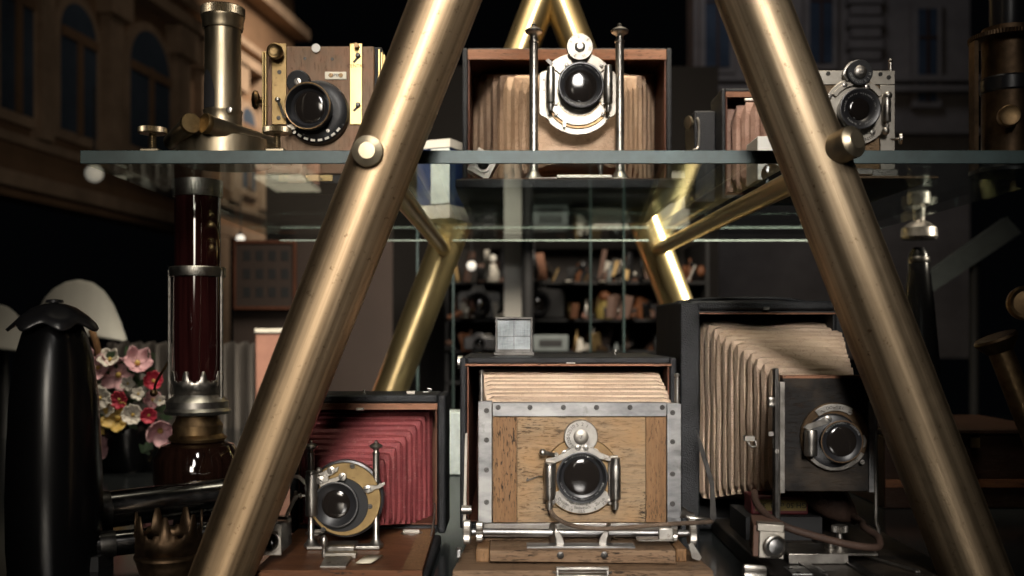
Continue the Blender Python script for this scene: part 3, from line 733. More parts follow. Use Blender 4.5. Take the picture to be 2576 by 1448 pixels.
    m = MB(); q = f.p(775, 1242, .012); m.lathe([(f.m(3), 0), (f.m(4), .004), (f.m(7), .0045), (f.m(7), .006), (f.m(4), .0065), (f.m(5), .008), (f.m(12), .009), (f.m(12), .0115), (0, .012)], q, (-1, 0, 0), 20); build('thumb_screw', m, 'nickel', root)
    def blade(pts, fwd, th=.0016, name='lever'):
        m = MB(); m.prism([(f.x(a), f.z(b_)) for a, b_ in pts], f.d - fwd - th, f.d - fwd); return build(name, m, 'nickel', root, bevel=.0003)
    blade([(737, 1190), (760, 1189), (776, 1203), (800, 1197), (820, 1189), (832, 1193), (832, 1205), (812, 1211), (790, 1216), (772, 1214), (757, 1199), (740, 1196)], .013)
    blade([(806, 1210), (850, 1196), (868, 1188), (874, 1198), (852, 1207), (812, 1222)], .010)
    blade([(800, 1184), (812, 1186), (826, 1178), (848, 1174), (856, 1170), (852, 1182), (838, 1192), (820, 1196), (804, 1192)], .007)
    blade([(918, 1222), (934, 1217), (948, 1218), (970, 1209), (972, 1215), (960, 1224), (946, 1228), (934, 1236), (920, 1232)], .007)
    for x, y, fw in ((836, 1180, .009), (866, 1195, .012), (927, 1227, .009), (812, 1202, .015)): screw(root, f.p(x, y, fw), f.m(10), 'nickel')
    m = MB(); m.sphere(f.p(806, 1180, .008), f.m(8), 14); build('lever_knob', m, 'nickel_bright', root)
    # focusing slide on the bed
    g = F(1.03)
    m = MB(); m.box((f.x(826), 1.045, zt2), (f.x(900), 1.075, zt2 + .0075)); build('slide_block', m, 'nickel', root, bevel=.001)
    m = MB(); m.box((g.x(820), 1.022, zt2), (g.x(898), 1.034, zt2 + .0055)); build('slide_rail', m, 'nickel_bright', root, bevel=.0006)
    m = MB(); m.add([(g.x(824), 1.016, zt2 + .004), (g.x(892), 1.016, zt2 + .004), (F(.99).x(872), .985, zt2 + .0012), (F(.99).x(808), .985, zt2 + .0012), (g.x(824), 1.016, zt2 + .001), (g.x(892), 1.016, zt2 + .001), (F(.99).x(872), .985, zt2 - .0001), (F(.99).x(808), .985, zt2 - .0001)], [(0, 1, 2, 3), (0, 4, 5, 1), (1, 5, 6, 2), (2, 6, 7, 3), (3, 7, 4, 0)]); build('slide_tongue', m, 'nickel', root)
    m = MB(); e = F(1.0); m.add([(e.x(913), 1.022, zt2 + .0025), (e.x(956), 1.022, zt2 + .0025), (e.x(936), .99, zt2 + .0025), (e.x(900), .99, zt2 + .0025)], [(0, 1, 2, 3)]); o = build('index_plate', m, 'ivory', root); sd = o.modifiers.new('t', 'SOLIDIFY'); sd.thickness = .0012
    m = MB(); m.lathe([(f.m(5), 0), (f.m(6), .004), (f.m(4), .008), (f.m(5), .010), (f.m(9), .013), (f.m(9), .018), (f.m(5), .021), (0, .0225)], (g.x(815), 1.03, zt2), (0, 0, 1), 18); build('focus_lever', m, 'nickel', root)
    # brilliant finder beside the lens
    v = F(1.0); m = MB(); m.pbox(v, 640, 1318, 707, 1394, 0, .05); vf = build('viewfinder', m, 'black', root, bevel=.001)
    m = MB(); m.pbox(v, 638, 1316, 709, 1396, .0012, -.0002); build('finder_face', m, 'nickel', vf, bevel=.0006)
    m = MB(); m.ringlathe([(v.m(27), .001), (v.m(28), .004), (v.m(23), .0045), (v.m(19), .002), (v.m(19), .001)], v.p(681, 1360), (0, -1, 0), 36); build('finder_ring', m, 'nickel_bright', vf)
    m = MB(); m.lathe([(v.m(20), .0012), (v.m(16), .003), (v.m(9), .004), (0, .0045)], v.p(681, 1360), (0, -1, 0), 30); build('finder_lens', m, 'lens', vf)
    m = MB(); m.ringlathe([(.0125, 0), (.0145, .0005), (.0145, .003), (.0115, .003)], (v.x(690), 1.008, v.z(1316)), (0, 0, 1), 30); build('finder_window', m, 'nickel', vf)
    m = MB(); m.extrude([(v.x(700), 1.02, v.z(1316)), (v.x(704), 1.03, v.z(1316)), (v.x(726), 1.04, v.z(1262)), (v.x(722), 1.03, v.z(1258))], (.0012, 0, 0)); build('finder_shade', m, 'nickel', vf)
red_camera()

# ------------------------------------------------------------------ bottom right: black panel camera with cream bellows
def black_panel_camera():
    root = thing('field_camera', 'tall black folding camera with long cream bellows and scuffed black wooden lens panel', 'camera', (F(1.1).x(2000), 1.15, ZF))
    b = F(1.26); x0, x1, zt, zb = b.x(1708), b.x(2126), b.z(756), b.z(1332)
    c = case(root, x0, x1, zb, zt, 1.26, 1.46, .012, mat='lea_side', lining='black_matt')
    m = MB(); m.box((x0 + .012, 1.2588, zt - .0165), (x1 - .012, 1.262, zt - .0148)); build('case_rim', m, 'wood_edge', root)
    m = MB(); m.box((x0 - .002, 1.235, zb), (x0 + .021, 1.2598, zt - .003)); build('door_post', m, 'lea_side', root, bevel=.002)
    m = MB(); m.tube([(b.x(1728), 1.34, zt), (b.x(1790), 1.34, zt + .004), (b.x(1900), 1.34, zt + .0055), (b.x(2010), 1.34, zt + .005), (b.x(2080), 1.34, zt)], .0022, 10); build('carrying_strap', m, 'leatherette', root)
    m = MB(); m.box((b.x(1918), 1.254, b.z(779)), (b.x(1932), 1.2585, b.z(772))); build('catch', m, 'nickel', root)
    bk, fr = F(1.32), F(1.04)
    bellows(root, (bk.x(1757), bk.x(2112), bk.z(1258), bk.z(800), 1.32), (fr.x(2004), fr.x(2160), fr.z(1222), fr.z(968), 1.04), 15, .0105, 'bel_cream', .010, wob=.0010)
    q = F(1.10); m = MB(); m.tube([q.p(1862, 1100, .035), q.p(1868, 1112, .037), q.p(1880, 1112, .037), q.p(1880, 1098, .036)], .0011, 8); m.box(tuple(q.p(1855, 1100, .037)), tuple(q.p(1878, 1088, .030) + Vector((0, .004, 0)))); build('bellows_ring', m, 'nickel', root)
    f = F(1.02)
    m = MB(); m.pbox(f, 1969, 948, 2186, 1236, 0, .012); build('lens_panel', m, 'wood_black', root, bevel=.001)
    m = MB(); m.pbox(f, 1969, 944, 2186, 951, .0006, .012); build('panel_edge', m, 'wood_edge', root)
    m = MB(); m.pbox(f, 1960, 960, 1974, 1240, .002, .010); build('panel_rail', m, 'nickel', root, bevel=.0006)
    m = MB(); m.pbox(f, 2184, 1010, 2203, 1238, .002, .010); build('panel_rail', m, 'nickel_strip', root, bevel=.0006)
    # nickel U-shaped standard
    m = MB(); m.pbox(f, 1946, 926, 1957, 1372, .004, .006); build('upright', m, 'steel_dark', root, bevel=.001)
    m = MB(); w = f.m(7)
    for pts, nm in (([(2200, 940), (2202, 1240), (2202, 1310), (2208, 1330), (2206, 1372), (2190, 1388), (2160, 1394)], 'upright'), ([(1957, 960), (1957, 1300), (1961, 1320), (1961, 1345)], 'upright')):
        m = MB(); P = [f.p(a, b_, .002) for a, b_ in pts]; m.tube(P, .0019, 8, 3); build(nm, m, 'nickel', root)
    m = MB(); m.knurl(f.p(1930, 1010, .004), f.p(1945, 1010, .004), f.m(13), 22, .1); build('clamp_knob', m, 'nickel', root)
    screw(root, f.p(1952, 1134, .0042), f.m(6), 'nickel', axis=(0, -1, 0))
    m = MB(); m.pbox(f, 1934, 1086, 1946, 1096, 0, .004); build('stop_peg', m, 'nickel', root)
    # shutter
    cc = f.p(2097, 1098)
    m = MB(); m.lathe([(f.m(86), -.001), (f.m(86), .0032), (f.m(83), .004), (0, .004)], cc, (0, -1, 0), 64); pl = build('shutter_plate', m, 'bronze', root)
    m = MB(); m.arc(cc, f.m(84), f.m(66), 58, 128, f.d - .0058, f.d - .004, 26); tp = build('name_plate', m, 'nickel', pl, bevel=.0004)
    t = MB(); t.arctext('DOPPEL', f.m(11), (cc.x, f.d - .0061, cc.z), f.m(75), 108, 72, False); build('lettering', t, 'engrave', tp)
    m = MB(); m.arc(cc, f.m(84), f.m(66), 222, 330, f.d - .0058, f.d - .004, 32); sc = build('aperture_scale', m, 'nickel', pl, bevel=.0004)
    t = MB()
    for s_, a in (('7', 238), ('10', 262), ('25', 290), ('50', 312)):
        rad = Vector((math.cos(R(a)), 0, math.sin(R(a)))); t.text(s_, f.m(10), Vector((cc.x, f.d - .0061, cc.z)) + rad * f.m(75), (-rad.z, 0, rad.x), -rad)
    build('lettering', t, 'engrave', sc)
    for x, y in ((2065, 1033), (2097, 1022), (2133, 1036), (2164, 1160)): screw(pl, f.p(x, y, .006), f.m(6), 'nickel')
    m = MB(); m.prism([(f.x(a), f.z(b_)) for a, b_ in ((2012, 1072), (2022, 1064), (2052, 1055), (2072, 1042), (2084, 1050), (2074, 1062), (2050, 1070), (2026, 1078))], f.d - .012, f.d - .0105); build('lever', m, 'nickel', pl)
    screw(pl, f.p(2074, 1052, .0122), f.m(9), 'nickel')
    air_cylinder(root, f, 2030, 1078, 1142, 32, .013, tip=False)
    m = MB(); m.prism([(f.x(a), f.z(b_)) for a, b_ in ((2160, 1094), (2168, 1092), (2174, 1106), (2170, 1120), (2160, 1126), (2156, 1120), (2162, 1108))], f.d - .008, f.d - .006); build('pointer', m, 'nickel', pl)
    m = MB(); m.lathe([(f.m(70), .004), (f.m(66), .007), (f.m(52), .009), (0, .009)], f.p(2090, 1108), (-.06, -1, -.05), 48); build('lens_mount', m, 'black', pl)
    lens(root, f.p(2104, 1106, .008), f.m(52), .010, f.m(38), rimmat='bronze', letters=[('ANASTIGMAT AURORA', 150, 20, False)], glass_in=.2)
    # bed
    zt2 = -.2275; m = MB(); m.box((f.x(1905), .93, ZF), (F(1.25).x(2160), 1.25, zt2)); build('bed', m, 'wood_black', root, bevel=.002)
    m = MB(); m.box((F(1.13).x(1870), 1.118, zt2 + .0002), (F(1.13).x(2060), 1.20, -.2019)); build('bed_block', m, 'black_matt', root)
    for x in (2010, 2130):
        m = MB(); m.box((F(1.0).x(x), .935, zt2), (F(1.0).x(x) + .010, 1.115, zt2 + .003)); build('bed_rail', m, 'steel_dark', root, bevel=.0006)
    m = MB(); m.box((f.x(1972), 1.005, zt2 + .0075), (f.x(2196), 1.055, zt2 + .0105)); build('standard_foot', m, 'nickel', root, bevel=.0008)
    m = MB(); m.box((f.x(1972), 1.0025, zt2 + .0005), (f.x(2120), 1.0048, zt2 + .0105)); build('foot_lip', m, 'nickel', root, bevel=.0006)
    g = F(1.035)
    m = MB(); q = Vector((g.x(2085), 1.03, zt2 + .0105)); m.lathe([(.006, 0), (.006, .002), (.0052, .0025), (.0052, .005), (.006, .0055), (.006, .008), (.0045, .009), (0, .009)], q, (0, 0, 1), 24); build('lock_nut', m, 'nickel', root)
    m = MB(); q = Vector((g.x(2120), 1.045, zt2 + .0105)); m.cyl(q, q + Vector((0, 0, .013)), .0042, .003); m.knurl(q + Vector((0, 0, .013)), q + Vector((0, 0, .020)), .0085, 30, .08); build('focus_knob', m, 'nickel', root)
    h = F(.965); m = MB(); m.box((h.x(1985), .955, zt2), (h.x(2075), .985, zt2 + .0022)); build('bed_plate', m, 'nickel_strip', root, bevel=.0005)
    for x, y in ((1996, .976), (2060, .976), (2004, .960), (2068, .960)): screw(root, (h.x(x), y, zt2 + .0022), .0022, axis=(0, 0, 1))
    m = MB(); m.knurl(h.p(1870, 1436, .0), h.p(1925, 1440, .0), h.m(18), 30, .07); build('rack_knob', m, 'nickel', root)
    # box finder
    v = F(.965); rot = Matrix.Rotation(R(-10), 3, 'Z') @ Matrix.Rotation(R(2), 3, 'Y')
    m = MB(); m.pbox(v, 1908, 1322, 1972, 1402, 0, .055, rot); vf = build('viewfinder', m, 'brown_card', root, bevel=.001)
    m = MB(); m.pbox(v, 1908, 1334, 1971, 1403, .0035, -.0015, rot); build('finder_face', m, 'nickel_bright', vf, bevel=.001)
    m = MB(); m.pbox(v, 1906, 1316, 1973, 1336, .0042, .010, rot); build('finder_cap', m, 'nickel_bright', vf, bevel=.001)
    m = MB(); m.ringlathe([(v.m(29), .001), (v.m(29), .004), (v.m(25), .005), (v.m(24), .002), (v.m(24), .001)], v.p(1943, 1370, .006), (0.16, -1, 0), 36); build('finder_ring', m, 'nickel', vf)
    m = MB(); m.lathe([(v.m(25), .001), (v.m(18), .0045), (v.m(8), .0058), (0, .006)], v.p(1943, 1370, .006), (0.16, -1, 0), 30); build('finder_lens', m, 'nickel_strip', vf)
    # rubber hose with its bulb
    m = MB(); u = F(1.0)
    m.tube([F(1.08).p(1898, 1238), F(1.05).p(1902, 1262), F(1.02).p(1925, 1292), u.p(1965, 1318, .01), u.p(2030, 1338, .015), u.p(2110, 1357, .02), u.p(2170, 1366, .02), u.p(2200, 1366, .012), u.p(2212, 1352, -.005), u.p(2200, 1340, -.03), F(1.08).p(2170, 1315), F(1.12).p(2140, 1295)], .0037, 14); build('hose', m, 'rubber', root)
    m = MB(); q = F(1.12).p(2145, 1302); m.lathe([(.005, -.006), (.007, 0), (.013, .008), (.019, .022), (.021, .036), (.018, .05), (.010, .058), (0, .061)], q, (-.75, .15, .62), 28); build('bulb', m, 'rubber', root)
    # strut at left
    e = F(1.2); m = MB(); m.extrude([e.p(1752, 1080), e.p(1760, 1130), e.p(1788, 1225), e.p(1786, 1300), e.p(1796, 1312), e.p(1802, 1300), e.p(1796, 1210), e.p(1768, 1120)], (0, .003, 0)); build('strut', m, 'steel_dark', root)
    m = MB(); m.tube([F(1.14).p(2128, 1235), F(1.13).p(2140, 1275), F(1.12).p(2150, 1310)], .002, 8); build('strut', m, 'nickel', root)
    h = F(.985); m = MB(); P = [h.p(2214, 1376), h.p(2222, 1371), h.p(2234, 1376), h.p(2290, 1412), h.p(2292, 1420), h.p(2280, 1424)]
    m.extrude([(h.x(2214), 1.03, zt2 + .0003), (h.x(2226), 1.036, zt2 + .0003), (h.x(2234), 1.03, zt2 + .0003), (h.x(2300), .972, zt2 + .0003), (h.x(2296), .966, zt2 + .0003), (h.x(2284), .966, zt2 + .0003)], (0, 0, .0018)); build('distance_plate', m, 'nickel', root, bevel=.0003)
black_panel_camera()

# small red and yellow carton lying upside down under the bellows
def carton():
    f = F(1.13); z0 = -.2016; root = thing('film_carton', 'small red and yellow carton with upside-down printing, lying below the long cream bellows', 'carton', (f.x(1960), 1.15, z0))
    m = MB(); m.box((f.x(1890), 1.13, z0), (f.x(2034), 1.165, f.z(1246))); c = build('box', m, 'red_card', root, bevel=.002)
    m = MB(); m.pbox(f, 1900, 1256, 2028, 1284, .0008, -.0001); p = build('label_strip', m, 'yellow_card', c)
    t = MB(); t.text('GH 50 ø 32  320', f.m(19), f.p(1964, 1270, .0012), (-1, 0, 0), (0, 0, -1)); build('lettering', t, 'engrave', p)
carton()

# ------------------------------------------------------------------ top centre: camera on the shelf
def shelf_camera():
    root = thing('bellows_camera', 'open black box camera with tan bellows and bright nickel lens board between finial posts', 'camera', (F(1.4).x(1430), 1.4, ZS))
    b = F(1.45); x0, x1, zt = b.x(1163), b.x(1690), b.z(120); zb = ZS + .001
    case(root, x0, x1, zb, zt, 1.45, 1.72, .0075, mat='lea_side')
    m = MB(); m.box((x0 + .008, 1.4485, zt - .0165), (x1 - .008, 1.4535, zt - .0022)); build('case_rim', m, 'wood_edge', root)
    bk, fr = F(1.60), F(1.36)
    bellows(root, (bk.x(1180), bk.x(1664), ZS + .008, bk.z(178), 1.60), (fr.x(1338), fr.x(1562), fr.z(420), fr.z(200), 1.358), 9, .0085, 'bel_tan', .020, wob=.0009)
    m = MB(); e = F(1.30); m.box((e.x(1146), 1.296, ZS + .0006), (F(1.45).x(1700), 1.449, ZS + .0125)); build('bed', m, 'lea_side', root, bevel=.002)
    m = MB(); m.box((e.x(1160), 1.302, ZS + .0127), (F(1.45).x(1680), 1.447, ZS + .0142)); build('bed_lining', m, 'wood_red', root)
    f = F(1.33); zf = ZS + .0143
    for x in (1343, 1560): finial_post(root, f.x(x), 1.335, zf, f.z(54), f.m(11))
    m = MB(); m.box((f.x(1330), 1.32, zf), (f.x(1575), 1.35, zf + .0035)); build('standard_foot', m, 'nickel', root, bevel=.0006)
    # clover-shaped lens board
    c = f.p(1453, 242); pts = []
    for a in range(0, 360, 6):
        t = R(a); r = 98
        x, y = math.cos(t) * r, math.sin(t) * r
        pts.append((x, y))
    def clip(p):
        x, y = p; return (max(-97, min(97, x)), y)
    outline = [(-97, 52), (-92, 60), (-84, 62), (-72, 68)] + [(math.cos(R(a)) * 108, math.sin(R(a)) * 108) for a in range(130, 49, -5)] + [(72, 68), (84, 62), (92, 60), (97, 52), (97, -42), (92, -50), (82, -54), (72, -62)] + [(math.cos(R(a)) * 98, math.sin(R(a)) * 98) for a in range(-42, -139, -6)] + [(-72, -62), (-82, -54), (-92, -50), (-97, -42)]
    m = MB(); m.prism([(c.x + f.m(x), c.z + f.m(y)) for x, y in outline], f.d - .003, f.d + .002); bd = build('lens_board', m, 'nickel_bright', root, bevel=.0008)
    cl = f.p(1459, 222)
    m = MB(); m.arc(f.p(1455, 240), f.m(78), f.m(56), 205, 335, f.d - .0085, f.d - .0060, 40); sc = build('aperture_scale', m, 'nickel_bright', bd, bevel=.0006)
    m = MB(); m.arc(f.p(1455, 240), f.m(84), f.m(54), 200, 340, f.d - .0058, f.d - .003, 40); build('scale_slot', m, 'brass_dark', bd)
    m = MB(); m.arc(f.p(1457, 226), f.m(92), f.m(62), 38, 142, f.d - .0062, f.d - .003, 40); build('shutter_plate', m, 'nickel_bright', bd, bevel=.0006)
    for x, y in ((1398, 265), (1516, 265), (1398, 290), (1515, 290), (1425, 168), (1512, 168)): screw(bd, f.p(x, y, .0085), f.m(5.5), 'nickel')
    for x in (1402, 1512):
        m = MB(); m.pbox(f, x - 9, 205, x + 9, 274, .0052, -.003); build('side_plate', m, 'nickel_bright', bd, bevel=.0012)
    for x, y in ((1368, 202), (1368, 228)): screw(bd, f.p(x, y, .003), f.m(2.4))
    lens(root, cl + Vector((0, -.003, 0)), f.m(57), .018, f.m(42), letters=[('BUSCH DOPPEL ANASTIGMAT', 160, 20, False), ('RATHENOW Serie II', 215, 325, True)], glass_in=.35)
    dial(root, f, 1457, 125, 33, .013, mat='nickel_bright', marks=('1', '2', '5', '10', '25', 'Z'), hub=.4, a0=150, a1=-120)
    m = MB(); m.pbox(f, 1437, 120, 1478, 160, .0095, -.003); build('dial_bracket', m, 'nickel', bd, bevel=.002)
    m = MB(); m.prism([(f.x(a), f.z(y)) for a, y in ((1372, 155), (1380, 150), (1388, 158), (1400, 170), (1394, 174), (1382, 164))], f.d - .006, f.d - .0045); build('lever', m, 'steel_dark', root)
    air_cylinder(root, f, 1384, 190, 265, 22, .018, cap=12); air_cylinder(root, f, 1527, 188, 268, 22, .018, cap=14)
    m = MB(); m.prism([(f.x(a), f.z(y)) for a, y in ((1416, 300), (1424, 300), (1422, 322), (1415, 322))], f.d - .010, f.d - .0085); build('pointer', m, 'nickel', bd)
    # things on its bed
    m = MB(); q = Vector((f.x(1508), 1.315, zf)); m.lathe([(.0025, 0), (.0028, .010), (.0040, .018), (.0058, .028), (.0052, .034), (0, .0385)], q, (0, 0, 1), 18); build('focus_lever', m, 'nickel', root)
    m = MB(); m.box((f.x(1398), 1.305, zf), (f.x(1535), 1.312, zf + .005)); m.box((f.x(1398), 1.300, zf), (f.x(1535), 1.304, zf + .002)); build('slide_rail', m, 'nickel_bright', root, bevel=.0006)
    # square finder, tipped over
    v = F(1.305); cv = v.p(1215, 412); rot = Matrix.Rotation(R(28), 3, 'Y'); s_ = v.m(30)
    m = MB(); m.box((cv.x - s_, 1.305, cv.z - s_ * 1.05), (cv.x + s_, 1.335, cv.z + s_ * 1.05), rot); vf = build('viewfinder', m, 'black', root, bevel=.001)
    m = MB(); m.box((cv.x - s_, 1.303, cv.z - s_ * 1.05), (cv.x + s_, 1.3048, cv.z + s_ * 1.05), rot); build('finder_face', m, 'nickel_bright', vf, bevel=.0006)
    m = MB(); m.ringlathe([(v.m(20), .003), (v.m(20), .006), (v.m(15), .006), (v.m(12), .003)], v.p(1215, 414), (0, -1, 0), 32); build('finder_ring', m, 'nickel', vf)
    m = MB(); m.lathe([(v.m(14), .0025), (v.m(9), .006), (0, .0075)], v.p(1215, 414), (0, -1, 0), 28); build('finder_lens', m, 'lens', vf)
shelf_camera()

# ------------------------------------------------------------------ top left: wooden camera
def walnut_camera():
    root = thing('wooden_camera', 'rosy walnut box camera with two brass plates and a chipped black lens hood', 'camera', (F(1.3).x(805), 1.28, ZS))
    f = F(1.25); zb = ZS + .012
    m = MB(); m.box((f.x(672), 1.25, zb), (f.x(940), 1.262, f.z(116))); build('front_panel', m, 'wood_pink', root, bevel=.0012)
    m = MB(); m.pbox(f, 724, 134, 722 + 48, 460, .0006, -.0001); m.pbox(f, 884, 134, 888, 460, .0004, -.0001); build('panel_joint', m, 'wood_pink', root)
    m = MB(); m.box((f.x(684), 1.263, zb), (f.x(958), 1.36, f.z(110))); build('body', m, 'leatherette', root, bevel=.002)
    m = MB(); m.box((f.x(672), 1.255, ZS + .0006), (f.x(950), 1.36, zb - .0004)); build('base', m, 'lea_side', root, bevel=.001)
    m = MB(); m.box((f.x(700), 1.2515, ZS + .003), (f.x(836), 1.2545, zb - .001)); build('base_plate', m, 'brass', root, bevel=.0005)
    for x in (716, 768, 806): screw(root, (f.x(x), 1.2512, ZS + .0072), f.m(7), 'brass')
    for xa, xb, mt in ((684, 722, 'brass'), (880, 912, 'brass_bright')):
        m = MB(); m.pbox(f, xa, 110, xb, 314, .0022, -.0001); build('side_plate', m, mt, root, bevel=.0008)
    m = MB(); c = f.p(699, 137, .002); m.lathe([(f.m(10), 0), (f.m(10), .007), (f.m(19), .009), (f.m(20), .011), (f.m(20), .0155), (f.m(17), .017), (f.m(13), .0155), (f.m(5), .0145), (0, .015)], c, (0, -1, 0), 32); build('thumb_nut', m, 'brass', root)
    for x, y in ((704, 182), (702, 297), (900, 140)): screw(root, f.p(x, y, .0024), f.m(5.5))
    m = MB(); m.cyl(f.p(899, 119, .002), f.p(899, 119, .011), f.m(7), f.m(6)); build('stop_peg', m, 'brass_dark', root)
    for y0, y1 in ((138, 158), (262, 280)):
        m = MB(); m.prism([(f.x(a), f.z(y)) for a, y in ((905, y0), (909, y0 + 4), (892, y1 + 2), (888, y1 - 2))], f.d - .0028, f.d - .0021); build('slot', m, 'engrave', root)
        m = MB(); m.lathe([(f.m(6), 0), (f.m(6), .003), (f.m(4), .004), (0, .004)], f.p(902, y0 + 3, .0028), (0, -1, 0), 16); build('slot_pin', m, 'steel_dark', root)
    t = MB(); t.text('CENTRE', f.m(12), f.p(896, 167, .0025)); build('lettering', t, 'wood_lining', root)
    m = MB(); m.pbox(f, 818, 181, 872, 200, .002, -.0001); ip = build('ivory_plate', m, 'ivory', root, bevel=.0004)
    t = MB(); t.text('• OPEN •', f.m(10), f.p(845, 190, .0022)); build('lettering', t, 'engrave', ip)
    for x in (833, 858): screw(ip, f.p(x, 190, .0022), f.m(5.5), 'brass_dark')
    for x, y in ((767, 147), (836, 148)): screw(root, f.p(x, y, .0002), f.m(4))
    m = MB(); m.lathe([(f.m(11), 0), (f.m(11), .002), (0, .002)], f.p(796, 122, .0015), (0, -1, 0), 24); build('white_stud', m, 'white', root)
    # brass side rails
    for x, y0, y1 in ((655, 122, 330), (662, 122, 330), (668, 200, 290), (950, 116, 300), (957, 124, 280), (963, 130, 250)):
        m = MB(); m.box((f.x(x - 2.2), 1.262, f.z(y1)), (f.x(x + 2.2), 1.30, f.z(y0))); build('side_rail', m, 'brass_bright', root, bevel=.0004)
    m = MB(); m.lathe([(.003, 0), (.004, .006), (.011, .009), (.012, .013), (.008, .016), (0, .017)], (f.x(652), 1.28, f.z(238)), (-1, -.25, 0), 26); build('side_knob', m, 'brass_dark', root)
    # round lens flange and hood
    c = f.p(800, 285, 0)
    m = MB(); m.lathe([(f.m(80), .0), (f.m(81), .004), (f.m(78), .010), (f.m(70), .013), (f.m(56), .014), (0, .014)], c, (-.05, -1, -.03), 64); fl = build('lens_flange', m, 'black_worn', root)
    m = MB()
    for a in range(218, 330, 14):
        m.arc(c + Vector((0, 0, 0)), f.m(75.5), f.m(70), a, a + 8.5, f.d - .0145, f.d - .0128, 6)
    build('scale_mark', m, 'white_card', fl)
    m = MB(); cw = f.p(758, 213, .006); m.knurl(cw, cw + Vector((-.001, -.011, 0)), f.m(30), 34, .04); sw = build('stop_wheel', m, 'black_worn', root)
    screw(sw, cw + Vector((-.001, -.0112, 0)), f.m(9), 'nickel')
    lens(root, f.p(790, 279, .012), f.m(57), .022, f.m(40), rim='black', tilt=(-.07, -1, -.05), glass_in=.45, rimmat='brass_dark')
    m = MB(); m.tube([f.p(720, 300, .010), f.p(712, 275, .014), f.p(707, 262, .016)], f.m(3.5), 10); m.sphere(f.p(706, 258, .016), f.m(7), 14); build('release_lever', m, 'nickel', root)
    m = MB(); m.prism([(f.x(a), f.z(y)) for a, y in ((716, 332), (735, 322), (752, 316), (764, 324), (750, 332), (728, 338))], f.d - .020, f.d - .0185); build('pointer', m, 'nickel_bright', root)
    for x, y in ((866 - 36, 276 + 58), (747, 338)): screw(fl, f.p(x, y, .0142), f.m(4.5), 'nickel')
walnut_camera()

# ------------------------------------------------------------------ top left: brass instrument
def brass_instrument():
    f = F(1.10); cx = f.x(541)
    root = thing('surveying_instrument', 'antique brass column instrument with knurled cap on a round levelling base', 'instrument', (cx, 1.13, ZS))
    y = 1.13; z = lambda py: f.z(py)
    m = MB(); m.knurl((cx, y, z(24)), (cx, y, z(-4)), f.m(56), 70, .03); build('cap', m, 'brass_pale', root)
    m = MB(); m.lathe([(f.m(50), 0), (f.m(52), .003), (f.m(52), .010), (f.m(54), .0115), (f.m(54), .015)], (cx, y, z(55)), (0, 0, 1), 48); build('collar', m, 'brass_pale', root)
    m = MB(); m.lathe([(f.m(46), 0), (f.m(46), z(55) - z(268))], (cx, y, z(268)), (0, 0, 1), 56); tb = build('column', m, 'brass_pale', root)
    # dark arched opening in the column: a shaped plate following the tube
    a = MB(); vs = []; fs = []; rr = f.m(46) + .0006
    for i in range(9):
        th = R(195 + 65 * i / 8); top = 165 + 55 * (abs(i - 4) / 4) ** 2.2
        vs += [(cx + rr * math.cos(th), y + rr * math.sin(th), z(262)), (cx + rr * math.cos(th), y + rr * math.sin(th), z(top))]
    for i in range(8): fs.append((2 * i, 2 * i + 2, 2 * i + 3, 2 * i + 1))
    a.add(vs, fs); build('opening', a, 'black_matt', tb)
    m = MB(); m.lathe([(f.m(58), 0), (f.m(55), f.m(12)), (f.m(50), f.m(24)), (f.m(48), f.m(40)), (f.m(48), f.m(60)), (f.m(50), f.m(64)), (f.m(50), f.m(68))], (cx, y, z(332)), (0, 0, 1), 48); build('column_foot', m, 'brass_pale', root)
    screw(root, (f.x(570), y - f.m(47), z(271)), f.m(8), 'nickel')
    for x0, y0, x1, y1, e in ((497, 320, 402, 340, -.02), (531, 320, 668, 347, .03)):
        m = MB(); p0 = f.p(x0, y0, .022); p1 = f.p(x1, y1, .022 - abs(e) - .04); m.cyl(p0, p1, f.m(23), f.m(21), 32); build('level_tube', m, 'brass_pale', root)
        d_ = (p0 - p1).normalized(); m = MB(); m.lathe([(f.m(25), -.004), (f.m(25.5), 0), (f.m(24), .0015), (0, .0018)], p0, d_, 36); build('tube_cap', m, 'brass', root)
    zb = ZS + .004
    m = MB(); m.lathe([(f.m(118), 0), (f.m(118), f.m(62)), (f.m(112), f.m(65)), (f.m(112), f.m(69)), (f.m(90), f.m(73)), (0, f.m(73))], (cx, y + .01, zb), (0, 0, 1), 72); build('base_disc', m, 'brass_pale', root)
    for x in (384, 697):
        g = F(1.095); q = Vector((g.x(x), 1.095, ZS + .0004))
        m = MB(); m.box((q.x - g.m(24), q.y - .012, ZS + .0004), (q.x + g.m(24), q.y + .03, ZS + .0135)); fo = build('foot', m, 'brass_pale', root, bevel=.0012)
        prof = []; n = 9; h0 = .0135; h1 = .030
        for i in range(n):
            h = h0 + (h1 - h0) * i / n; prof += [(g.m(9.5), h), (g.m(7.5), h + (h1 - h0) / n * .5)]
        m = MB(); m.lathe(prof + [(g.m(8), h1)], q, (0, 0, 1), 20); lv = build('levelling_screw', m, 'brass_pale', root)
        m = MB(); m.knurl(q + Vector((0, 0, h1)), q + Vector((0, 0, h1 + .0068)), g.m(36), 46, .05); build('screw_head', m, 'brass_pale', lv)
brass_instrument()

